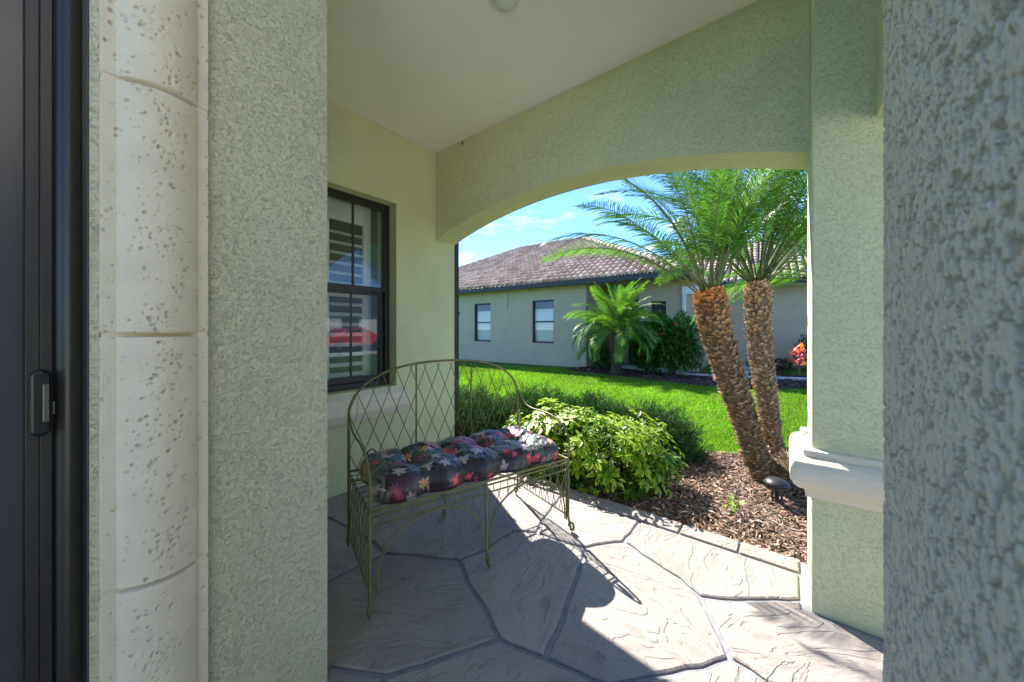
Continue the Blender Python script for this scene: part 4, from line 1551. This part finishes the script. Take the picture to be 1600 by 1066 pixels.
# root mass at the foot of the twin palms
rt = MB()
rc = np.array(dp(1242, 770, 2.95))
rt.lathe([(0.23, -0.12), (0.22, 0.0), (0.19, 0.08), (0.13, 0.15), (0.05, 0.18), (0.01, 0.185)], (0, 0, 0), 18, col=(.10, .07, .045))
stump = empty('palm_stump', (rc[0], rc[1], GZ + .06), 'low fibrous palm root stump beside the garden light and pier', 'stump')
rt.build('root_mass', M_bark, stump, smooth=True, usecol=True)
r = np.random.default_rng(61)
nf = 2600
u_ = r.random(nf) * 2 * PI
hgt = r.random(nf)
pos = np.stack([np.cos(u_) * (.23 - .17 * hgt ** 1.6), np.sin(u_) * (.23 - .17 * hgt ** 1.6), -.08 + .26 * hgt], -1)
dd_ = np.stack([np.cos(u_), np.sin(u_), r.normal(-.5, .8, nf)], -1) + r.normal(0, .5, (nf, 3))
fv = np.array([[0, .5, 0], [0, -.5, 0], [.5, -.4, .1], [.5, .4, .1], [1, 0, 0]])
fo = link('root_fibres', scatter('root_fibres', fv, [np.array([[0, 1, 2, 3]]), np.array([[3, 2, 4]])], np.ones((5, 3)), pos, frames(dd_, roll=r.random(nf) * 6),
                            np.stack([r.uniform(.04, .11, nf), r.uniform(.005, .011, nf), np.full(nf, .03)], -1),
                            np.array([[.26, .19, .12]]) * np.clip(r.normal(1, .35, (nf, 1)), .3, 2), M_bark), stump)
fo['kind'] = 'stuff'

# spotlight on a stake
sp = fl(1214, 787, GZ + .02)
spot = empty('garden_light', tuple(sp), 'small black mushroom-capped garden light below the twin palms', 'garden light')
MB().tube([(0, 0, -.05), (0, 0, .15)], .011, 10).build('stem', M_light, spot)
cup = MB()
for k in range(10):
    a_ = 2 * PI * k / 10
    cup.tube([(.026 * math.cos(a_), .026 * math.sin(a_), .012), (.036 * math.cos(a_), .036 * math.sin(a_), .085)], .0045, 5)
cup.lathe([(.030, .0), (.034, .012), (.024, .016)], (0, 0, 0), 14)
cup.build('ribbed_cup', M_light, spot)
MB().lathe([(0.078, 0.142), (0.083, 0.146), (0.081, 0.155), (0.066, 0.172), (0.040, 0.184), (0.012, 0.189), (0.002, 0.190)], (0, 0, 0), 26).build('cap', M_light, spot, smooth=True)

# seedling in the mulch
sl = fl(1147, 806, GZ + .02)
sdl = empty('seedling', tuple(sl), 'tiny bright green seedling alone in the mulch', 'plant')
r = np.random.default_rng(9)
for i in range(16):
    dv = np.array([[r.normal(0, .7), r.normal(0, .7), r.random() * .8 + .1]])
    ps = np.array([[r.normal(0, .03), r.normal(0, .03), .02 + .1 * r.random()]])
    l_ = r.uniform(.03, .055)
    link('leaf', scatter('leaf', LEAF_V, LEAF_F, LEAF_C, ps, frames(dv), np.array([[l_, l_ * 1.2, l_]]), np.array([[.22, .40, .05]]), M_leaf, True), sdl)
sm = MB()
for i in range(5):
    sm.tube([(0, 0, 0), (r.normal(0, .03), r.normal(0, .03), .06 + .06 * r.random())], 0.0022, 5, col=(.15, .22, .05))
sm.build('stem', M_bark, sdl, usecol=True)

# plants at the neighbouring house
NB0 = fl(962, 586, -.07)
palm('palm_tree', tuple(NB0), [tuple(NB0), tuple(NB0 + [0.02, 0, .5]), tuple(NB0 + [0.05, 0, 1.05]), tuple(NB0 + [0.05, 0, 1.25])], [0.17, 0.13, 0.14, 0.10],
     'short bushy palm with drooping fronds in front of the neighbouring house', 31, 380, (0.16, 0.125, 0.085), (0.2, 0.14, 0.08), 0.5,
     crown(76, 17, (0, 7.6)), 0.84, None, FR2)
hb = at(1050, 10.0)
leafy('hibiscus_bush', hb, (0.85, 0.7, 1.75), 7500, 0.115, [(.08, .20, .03), (.13, .29, .045), (.05, .14, .028), (.07, .18, .03)],
      'big green hibiscus bush with a few red flowers behind the leaning palm', 'bush', 41, flowers=[(.25, -.62, 1.45), (-.1, -.66, 1.2), (.5, -.5, .9)])
leafy('hibiscus_bush', at(1012, 10.6), (0.5, 0.5, 1.2), 3400, 0.11, [(.05, .14, .03), (.07, .18, .035)],
      'dark green bush between the short palm and the flowering bush', 'bush', 42)
leafy('bush', at(935, 11.6), (0.45, 0.35, 1.0), 900, 0.12, [(.04, .11, .035), (.06, .15, .045)],
      'small dark shrub against the wall, left of the short palm', 'shrub', 43)
for i, (px, Y, rd, lab) in enumerate(((1205, 10.7, (.7, .35, .42), 'low grey-green shrub against the garage wing behind the kerb'),
                                      (1268, 11.4, (.5, .4, 1.05), 'dark green shrub behind the red-leaved plant'))):
    leafy('low_shrub', at(px, Y), rd, 1800, 0.075, [(.07, .10, .06), (.05, .085, .045)], lab, 'shrub', 50 + i)
# red ti plant
tiP = at(1249, 9.8)
ti = empty('red_leaved_plant', tiP, 'red and orange leaved ti plant beside the pier edge', 'plant')
r = np.random.default_rng(77)
for i in range(44):
    a = r.random() * 6.28
    el = r.uniform(.1, 1.3)
    base_ = np.array([[r.normal(0, .09), r.normal(0, .09), r.uniform(.25, .72)]])
    d = np.array([[math.cos(a) * math.cos(el), math.sin(a) * math.cos(el), math.sin(el)]])
    l_ = r.uniform(.22, .36)
    c = [(.55, .06, .09), (.62, .12, .06), (.40, .05, .10), (.75, .26, .04), (.62, .26, .28)][r.integers(5)]
    link('leaf', scatter('leaf', LEAF_V, LEAF_F, LEAF_C, base_, frames(d), np.array([[l_, l_ * .62, l_]]), np.array([c]), M_leaf, True), ti)
MB().tube([(0, 0, 0), (.02, 0, .7)], [.02, .012], 6, col=(.2, .13, .09)).tube([(0, 0, .1), (-.12, .05, .5)], [.015, .01], 6, col=(.2, .13, .09)).build('stem', M_bark, ti, usecol=True)
# broad tree behind the garage wing
tr_ = empty('tree', at(1255, 30), 'broad green tree rising behind the garage wing roof', 'tree')
r = np.random.default_rng(88)
cl_c = r.normal(0, 1, (34, 3)) * [3.4, 3.0, 1.5] + [0, 0, 6.2]
cid = r.integers(0, 34, 9000)
Pc = cl_c[cid] + r.normal(0, .62, (9000, 3))
ln = r.uniform(.16, .30, 9000)
link('crown', scatter('crown', LEAF_V, LEAF_F, LEAF_C, Pc, frames(r.normal(0, 1, (9000, 3))), np.stack([ln, ln * 1.4, ln], -1),
                      np.array([[.085, .17, .03]]) * np.clip(r.normal(1, .3, (9000, 1)), .4, 1.8), M_leaf, True), tr_)
tb = MB().tube([(0, 0, 0), (.1, 0, 2.2), (0, .1, 4.5)], [.28, .2, .12], 10, col=(.12, .09, .07))
for i in range(8):
    tb.tube([(0, 0, 2.5 + .2 * i), tuple(cl_c[i] * [.5, .5, 0] + [0, 0, 4.6]), tuple(cl_c[i])], [.1, .06, .02], 6, col=(.12, .09, .07))
tb.build('trunk', M_bark, tr_, usecol=True)

# ------------------------------------------------------------------ neighbouring house
NH = fl(916, 574.6, -.07)
nh = empty('neighbouring_house', (NH[0], NH[1], NH[2]), 'grey stucco bungalow with a hipped clay tile roof across the lawn', 'house', math.radians(2.8))
EZ = 2.90                                                   # soffit above its ground


def hole_wall(mbx, x0, x1, y, z0, z1, holes, t=0.2):
    """a wall along x facing -y, with rectangular openings"""
    xs = [x0]
    for (a, b_, c, d) in sorted(holes):
        mbx.box(xs[-1], a, y, y + t, z0, z1)
        mbx.box(a, b_, y, y + t, z0, c)
        mbx.box(a, b_, y, y + t, d, z1)
        xs.append(b_)
    mbx.box(xs[-1], x1, y, y + t, z0, z1)


wins = [(-5.14, -4.24, .81, 2.42), (-2.20, -1.27, .81, 2.42), (-9.2, -8.3, .81, 2.42)]
b = MB()
hole_wall(b, -12.5, 0.0, 0.0, -.1, EZ, wins)
b.box(-12.5, -12.3, 0.2, 10.3, -.1, EZ)
b.box(-0.2, 0.0, 0.2, 2.3, -.1, EZ)
hole_wall(b, 0.0, 1.55, 2.3, -.1, EZ, [(0.75, 1.53, 0.0, 2.45)])
b.box(1.55, 1.75, 1.0, 2.5, -.1, EZ)
hole_wall(b, 1.55, 3.3, 0.8, -.1, EZ, [(1.95, 2.42, 0.0, 2.25)])
b.box(3.1, 3.3, 1.0, 4.6, -.1, EZ)
b.box(3.3, 14.0, 4.4, 4.6, -.1, EZ + .1)
b.box(1.56, 3.09, 1.9, 2.0, -.1, EZ)
b.build('wall', M_nwall, nh)
for (x0, x1, z0, z1) in wins:
    w = MB()
    w.box(x0, x0 + .05, .07, .13, z0, z1)
    w.box(x1 - .05, x1, .07, .13, z0, z1)
    w.box(x0 + .05, x1 - .05, .07, .13, z0, z0 + .06)
    w.box(x0 + .05, x1 - .05, .07, .13, z1 - .05, z1)
    w.box(x0 + .05, x1 - .05, .075, .125, (z0 + z1) / 2 - .025, (z0 + z1) / 2 + .025)
    wo = w.build('window', M_bronze2, nh)
    MB().add([(x0 + .04, .11, z0 + .04), (x1 - .04, .11, z0 + .04), (x1 - .04, .11, z1 - .04), (x0 + .04, .11, z1 - .04)], [(0, 1, 2, 3)]).build('pane', M_glass, wo)
    MB().box(x0 - .02, x1 + .02, .205, .225, z0 - .05, z1 - .32).build('blind', M_louver, wo)
    MB().box(x0 - .3, x1 + .3, .5, .52, z0 - .3, z1 + .2).build('dark_room', M_dark, wo)
do = MB().box(0.76, 1.52, 2.36, 2.41, 0.0, 2.44).build('door', M_dark, nh)
MB().tube([(0.84, 2.345, 0.95), (0.84, 2.345, 1.15)], .012, 6).build('handle', M_steel, do)
MB().box(1.96, 2.41, .9, .95, 0.0, 2.24).build('side_panel', M_dark, nh)
pst = MB()
pst.box(2.92, 3.02, .70, .797, 0.0, 2.42)
pst.box(2.92, 3.45, .66, .797, 2.42, 2.66)
pst.build('door_casing', M_white, nh)
# eaves, gutter and soffit of the main block
hR, DEP, PIT, OV = 3.27, 5.55, 0.515, 0.5
hL = -11.6
GZ0 = EZ - .02
gt = MB()
for p, q in (((hL, -OV), (hR, -OV)), ((hR, -OV), (hR, -OV + 4.0))):
    if p[1] == q[1]:
        gt.box(p[0], q[0], p[1] - .07, p[1] + .05, GZ0 - .06, GZ0 + .10)
    else:
        gt.box(p[0] - .05, p[0] + .07, p[1] + .051, q[1], GZ0 - .06, GZ0 + .10)
gt.build('gutter', M_gutter, nh, bevel=.015)
MB().box(hL + .1, hR - .052, -OV + .052, DEP, EZ - .02, EZ + .0).build('soffit', M_nwall, nh)
wgt = MB().box(hR + .10, 14, 3.55, 3.67, GZ0 - .02, GZ0 + .13)
wgt.build('gutter', M_gutter, nh, bevel=.015)
MB().box(hR + .1, 14, 3.672, 6, EZ + .02, EZ + .04).build('soffit', M_nwall, nh)
Z0 = GZ0 + .10
RG = DEP                                                     # run from eave to ridge
rid = (hL + RG, hR - RG, -OV + RG, Z0 + RG * PIT)            # x left, x right, y, z of the ridge
rb = MB()
rb.add([(hL, -OV, Z0), (hR, -OV, Z0), (rid[1], rid[2], rid[3]), (rid[0], rid[2], rid[3]), (hL, -OV + 2 * RG, Z0), (hR, -OV + 2 * RG, Z0)],
       [(0, 1, 2, 3), (1, 5, 2), (5, 4, 3, 2), (4, 0, 3), (0, 4, 5, 1)])
wy0, wz0 = 3.62, Z0 + .04
WRUN = 4.2
rb.add([(hR - 2, wy0, wz0), (14, wy0, wz0), (14, wy0 + WRUN, wz0 + WRUN * PIT), (hR - 2, wy0 + WRUN, wz0 + WRUN * PIT), (hR - 2, wy0 + 2 * WRUN, wz0), (14, wy0 + 2 * WRUN, wz0)],
       [(0, 1, 2, 3), (3, 2, 5, 4), (0, 3, 4), (1, 5, 2)])
ro = rb.build('roof', M_gutter, nh)
# tiles: barrel tiles in courses on the slopes in view
arcn = 5
tv = []
for xx in (0.0, 1.0):
    for k in range(arcn + 1):
        a = PI * k / arcn
        tv.append([xx, -math.cos(a) * .5, math.sin(a) * (0.40 if xx == 0 else 0.32) + (0.16 if xx == 0 else 0)])
for k in range(arcn + 1):
    a = PI * k / arcn
    tv.append([0.0, -math.cos(a) * .40, math.sin(a) * 0.26 + 0.02])
tv = np.array(tv)
m_ = arcn + 1
tfq = [[k, k + 1, m_ + k + 1, m_ + k] for k in range(arcn)] + [[2 * m_ + k, 2 * m_ + k + 1, k + 1, k] for k in range(arcn)]
tf = [np.array(tfq)]
tcl = np.ones((len(tv), 3))
TCOL = np.array([[.45, .33, .24], [.50, .38, .29], [.36, .25, .18], [.58, .46, .36], [.43, .32, .24], [.48, .36, .27]])


tile_me = [MB().add([tuple(v) for v in tv], [tuple(q) for q in tfq], tuple(c)).mesh('roof_tile', M_tile, False, True) for c in TCOL]


def tile_slope(name, inside, org, along, upv, nmax_a, nmax_u, seed, root, single=0, near=(0, 0, 0)):
    """courses of tiles: org lower left corner, along the eave, up the slope"""
    r = np.random.default_rng(seed)
    along, upv = np.array(along, float), np.array(upv, float)
    upl = np.linalg.norm(upv)
    upn = upv / upl
    wdt, exp_ = 0.225, 0.36
    P, T = [], []
    for j in range(nmax_u):
        for i in range(nmax_a):
            a, u = (i + .5) * wdt, j * exp_
            if inside(a, u + .12):
                P.append(np.array(org) + along * (a + r.normal(0, .002)) + upn * (u - .03 + r.normal(0, .003)))
                T.append(TCOL[r.integers(len(TCOL))] * r.uniform(.92, 1.08))
    P, T = np.array(P), np.array(T)
    nrm = np.cross(along, upn)
    if single:
        # the ones that show largest, as objects of their own
        d_ = np.linalg.norm(P - np.array(near), axis=1)
        order = np.argsort(d_)
        mR = Matrix([list(x) for x in np.stack([upn, -along, nrm], 1)]).to_euler()
        for i in order[:single]:
            k = int(r.integers(len(tile_me)))
            o = bpy.data.objects.new('roof_tile', tile_me[k])
            COL.objects.link(o)
            o.parent = root
            o.location = P[i]
            o.rotation_euler = mR
            o.scale = (.40, wdt * .72, .27)
        P, T = P[order[single:]], T[order[single:]]
    Rm = np.tile(np.stack([upn, -along, nrm], 1)[None], (len(P), 1, 1))
    S = np.tile(np.array([[.40, wdt * .72, .27]]), (len(P), 1))
    o = link(name, scatter(name, tv, tf, tcl, P, Rm, S, T, M_tile, False), root)
    o['kind'] = 'stuff'
    return o


SL = math.sqrt(1 + PIT * PIT)
Wd = hR - hL
tile_slope('roof_tiles', lambda a, u: (u / SL) < a < Wd - (u / SL) and u / SL < RG, (hL, -OV, Z0), (1, 0, 0), (0, 1, PIT), int(Wd / .225), int(RG * SL / .36) + 1, 3, ro, 200, (0.5, -OV, Z0))
tile_slope('roof_tiles', lambda a, u: (u / SL) < a < 2 * RG - u / SL and a < 7, (hR, -OV, Z0), (0, 1, 0), (-1, 0, PIT), 34, int(RG * SL / .36) + 1, 4, ro)
tile_slope('roof_tiles', lambda a, u: u / SL < WRUN, (hR - 2, wy0, wz0), (1, 0, 0), (0, 1, PIT), int((16 - hR) / .225), int(WRUN * SL / .36) + 1, 5, ro, 100, (6.5, wy0, wz0))
# hip and ridge caps, one by one
capv = []
for xx in (0.0, 1.0):
    for k in range(7):
        a = PI * k / 6
        capv.append((xx, -math.cos(a) * (.5 if xx == 0 else .43), math.sin(a) * (.5 if xx == 0 else .43) + (.12 if xx == 0 else 0)))
for k in range(7):
    a = PI * k / 6
    capv.append((0.0, -math.cos(a) * .38, math.sin(a) * .38 + .1))
capf = [(k, k + 1, 7 + k + 1, 7 + k) for k in range(6)] + [(14 + k, 14 + k + 1, k + 1, k) for k in range(6)]
capm = [MB().add(capv, capf, tuple(c)).mesh('hip_tile', M_tile, False, True) for c in ((.50, .38, .29), (.44, .32, .24), (.56, .44, .34))]


def caps(p, q):
    p, q = Vector(p), Vector(q)
    d = q - p
    n = int(d.length / .36)
    for i in range(n):
        o = bpy.data.objects.new('hip_tile', capm[random.randrange(3)])
        COL.objects.link(o)
        o.parent = ro
        o.location = p + d * (i / n) + Vector((0, 0, .03))
        rot = Matrix.Identity(3)
        x = d.normalized()
        y = Vector((0, 0, 1)).cross(x).normalized()
        z = x.cross(y)
        o.rotation_euler = Matrix((x, y, z)).transposed().to_euler()
        o.scale = (.42, .30, .26)


caps((hR, -OV, Z0), (rid[1], rid[2], rid[3]))
caps((rid[0], rid[2], rid[3]), (rid[1], rid[2], rid[3]))
caps((hL, -OV, Z0), (rid[0], rid[2], rid[3]))
caps((hR - 2, wy0 + WRUN, wz0 + WRUN * PIT), (14, wy0 + WRUN, wz0 + WRUN * PIT))
# thin cable on the wall
MB().tube([(-3.33, -.012, 2.88), (-3.34, -.012, 2.5), (-3.35, -.012, 2.12)], .006, 5).build('cable', M_gutter, nh)

dv = MB().prism([(1.65, -9), (12.15, -9), (12.15, 3.2), (1.65, 3.2)], GZ - .06, GZ + .03)  # unseen paving, added bright to throw sunlight into the porch
tag(dv.build('bounce_driveway', simple('bounce_paving', (0.72, 0.70, 0.64), 0.85, var=0.06, scale=6)), 'pale paving out of view beside the porch, added to bounce sunlight', 'bounce_driveway', kind='structure')
gw = empty('bounce_wing', (5.6, -6.4, GZ), 'made-up stucco wing behind the camera, added to bounce sunlight into the porch', 'house')  # invented block out of view, its sunlit walls fill the porch shade
MB().box(-3.0, 3.0, -3.0, 3.0, 0, 3.0).build('wall', M_wall, gw)
MB().add([(-3.5, -3.5, 3.0), (3.5, -3.5, 3.0), (3.5, 3.5, 3.0), (-3.5, 3.5, 3.0), (0, 0, 4.7)], [(0, 1, 4), (1, 2, 4), (2, 3, 4), (3, 0, 4), (0, 3, 2, 1)]).build('roof', M_gutter, gw)
MB().box(3.002, 3.05, -2.4, 2.4, 0.03, 2.3).build('garage_door', M_white, gw)  # door of the added bounce wing, out of view
# ------------------------------------------------------------------ street side, seen mirrored in the window
rd = MB().box(15.2, 22.0, -60, 80, GZ - .06, GZ + .01)
tag(rd.build('road', M_asphalt), 'grey asphalt street that shows mirrored in the porch window', 'road', kind='structure')
sw = MB().box(12.2, 13.5, -60, 80, GZ - .06, GZ + .03)
tag(sw.build('pavement', M_conc), 'pale pavement along the street mirrored in the window', 'pavement', kind='structure')


def car(loc_, rz):
    root = empty('parked_car', loc_, 'red car parked at the street, mirrored in the porch window', 'car', rz)
    red = simple('red_car_paint', (0.55, 0.02, 0.018), 0.22, var=0.03, spec=0.6)
    prof = [(-2.15, .35), (-2.2, .62), (-2.1, .86), (-1.5, .95), (-.75, 1.36), (.45, 1.42), (1.35, .98), (2.05, .86), (2.2, .62), (2.15, .33)]
    secs = [(-.86, .9), (-.80, 1.0), (0, 1.0), (.80, 1.0), (.86, .9)]
    vs, fs = [], []
    for (y, k) in secs:
        for (x, z) in prof:
            tap = 1 - .18 * max(0, (z - .9) / .5)
            vs.append((x * (.985 if k < 1 else 1), y * tap, .33 + (z - .33) * (k if z < 1.1 else (k * .5 + .5))))
    m = len(prof)
    for i in range(len(secs) - 1):
        for k in range(m):
            fs.append((i * m + k, (i + 1) * m + k, (i + 1) * m + (k + 1) % m, i * m + (k + 1) % m))
    fs += [tuple(range(m)), tuple(range(5 * m - 1, 4 * m - 1, -1))]
    body = MB().add(vs, fs).build('body', red, root, bevel=.04, seg=3)
    for sy in (-1, 1):
        y = .755 * sy
        MB().add([(-1.25, y + .04 * sy, 1.0), (1.15, y + .04 * sy, 1.0), (.42, y - .02 * sy, 1.34), (-.72, y - .02 * sy, 1.30)], [(0, 1, 2, 3)]).build('side_window', M_dark, root)
        for x in (-1.35, 1.35):
            Mr = Matrix.Rotation(PI / 2, 3, 'X')
            wh = MB().lathe([(.22, -.1), (.31, -.09), (.32, 0), (.31, .09), (.22, .1)], (x, .80 * sy, .32), 22, Mr).build('wheel', M_black, root, smooth=True)
            MB().lathe([(.19, -.115), (.20, 0), (.19, .115)], (x, .80 * sy, .32), 14, Mr).build('rim', M_steel, wh)
        MB().box(2.12, 2.2, .45 * sy - .14, .45 * sy + .14, .64, .76).build('headlight', M_white, root)
    return root


car((16.3, 11.4, GZ + .01), math.radians(84))
oh = empty('house', (33, 16, GZ), 'pale house across the street, mirrored in the porch window', 'house', math.radians(5))
b = MB()
b.box(-5, 5, -11, 11, 0, 3)
b.build('wall', simple('pale_house_paint', (.62, .60, .55), .8, var=.04), oh)
MB().add([(-5.6, -11.6, 3), (5.6, -11.6, 3), (5.6, 11.6, 3), (-5.6, 11.6, 3), (0, -6, 5.6), (0, 6, 5.6)], [(0, 1, 4), (1, 2, 5, 4), (2, 3, 5), (3, 0, 4, 5), (0, 3, 2, 1)]).build('roof', M_gutter, oh)
MB().box(-5.06, -5.002, -7, -2, 0, 2.4).build('garage_door', M_white, oh)
for y in (1, 6):
    MB().box(-5.06, -5.002, y, y + 1.6, .9, 2.4).build('window', M_dark, oh)

# ------------------------------------------------------------------ mulch chips and lawn
def in_poly(P, poly):
    x, y = P[:, 0], P[:, 1]
    ins = np.zeros(len(P), bool)
    n = len(poly)
    for i in range(n):
        x1, y1 = poly[i]
        x2, y2 = poly[(i + 1) % n]
        c = ((y1 > y) != (y2 > y)) & (x < (x2 - x1) * (y - y1) / (y2 - y1 + 1e-12) + x1)
        ins ^= c
    return ins


def chips(name, poly, n, z, cols, seed, label, smin, smax):
    r = np.random.default_rng(seed)
    lo, hi = np.min(poly, 0), np.max(poly, 0)
    P = lo + r.random((n * 3, 2)) * (hi - lo)
    P = P[in_poly(P, poly)][:n]
    k = len(P)
    tv = np.array([[-.5, -.5, 0], [-.15, -.42, .5], [.2, -.46, .4], [.5, -.3, 0], [-.45, .45, .1], [-.1, .5, .6], [.25, .42, .5], [.48, .35, .1]])
    tf = [np.array([[0, 1, 5, 4], [1, 2, 6, 5], [2, 3, 7, 6]])]
    d = np.stack([r.normal(0, 1, k), r.normal(0, 1, k), r.normal(0, .22, k)], -1)
    ln = r.uniform(smin, smax, k)
    S = np.stack([ln, ln * r.uniform(.08, .30, k), ln * .16], -1)
    P3_ = np.stack([P[:, 0], P[:, 1], z + r.random(k) * .022], -1)
    C = np.array(cols)[r.integers(0, len(cols), k)] * np.clip(r.normal(1, .3, (k, 1)), .35, 1.9)
    o = link(name, scatter(name, tv, tf, np.ones((8, 3)), P3_, frames(d, roll=r.normal(0, .5, k)), S, C, M_chip))
    return tag(o, label, 'mulch', kind='stuff')


chips('mulch', [(x, max(y, 2.49)) for x, y in BED], 62000, GZ + .016, [(.26, .165, .115), (.18, .11, .075), (.34, .24, .18), (.13, .08, .055), (.40, .31, .25), (.29, .155, .09), (.34, .255, .205)], 3,
      'shredded brown bark mulch covering the near bed', .012, .058)
chips('mulch', NBED, 9000, GZ + .013, [(.16, .09, .075), (.10, .055, .05), (.22, .14, .12), (.07, .04, .035)], 4,
      'dark red bark mulch covering the far bed', .04, .12)


def lawn():
    r = np.random.default_rng(12)
    n = 560000
    # denser near the camera: sample depth and bearing
    Y = 3.4 * (13.5 / 3.4) ** r.random(n)
    px = 640 + r.random(n) * 960
    la = (px - 800) / 550 * Y
    P = FW[None] * Y[:, None] + RT[None] * la[:, None]
    ok = ~in_poly(P, BED) & ~in_poly(P, NBED) & (P[:, 1] > 2.55)
    ok &= (P[:, 1] < 11.05) | (P[:, 0] > -5.2)
    ok &= P[:, 1] < 11.6 + .2 * P[:, 0]
    P, Y = P[ok][:250000], Y[ok][:250000]
    # the rest of the garden that mirrors in the window, sparser
    m = 22000
    Q = np.stack([0.9 + r.random(m) * 11, 1.0 + r.random(m) * 11], -1)
    Q = Q[~in_poly(Q, BED) & ~in_poly(Q, NBED)]
    P = np.concatenate([P, Q])
    Y = np.concatenate([Y, np.full(len(Q), 9.0)])
    k = len(P)
    tv = np.array([[0, .5, 0], [0, -.5, 0], [.55, -.42, .0], [.55, .42, .0], [1, 0, -.18]])
    tf = [np.array([[0, 1, 2, 3]]), np.array([[3, 2, 4]])]
    d = np.stack([r.normal(0, .55, k), r.normal(0, .55, k), np.full(k, 1.0)], -1)
    ln = r.uniform(.05, .085, k)
    wd = (.0055 + .0011 * Y) * r.uniform(.8, 1.2, k)
    patch = fbm(P[:, 0] * .9, P[:, 1] * .9, 4, 5)
    tone = (0.50 + .84 * patch) * np.clip(r.normal(1, .26, k), .45, 1.7)
    C = np.array([[.165, .355, .018]]) * tone[:, None]
    yel = r.random(k) < .09
    C[yel] = [.32, .36, .10]
    me = scatter('grass', tv, tf, np.ones((5, 3)), np.stack([P[:, 0], P[:, 1], np.full(k, GZ - .032)], -1), frames(d, up=np.tile([[1.0, 0, 0]], (k, 1)), roll=r.random(k) * 6.28),
                 np.stack([ln, wd, ln], -1), C, M_grass)
    tag(link('grass', me), 'bright green mown lawn between the two houses', 'grass', kind='stuff')


lawn()
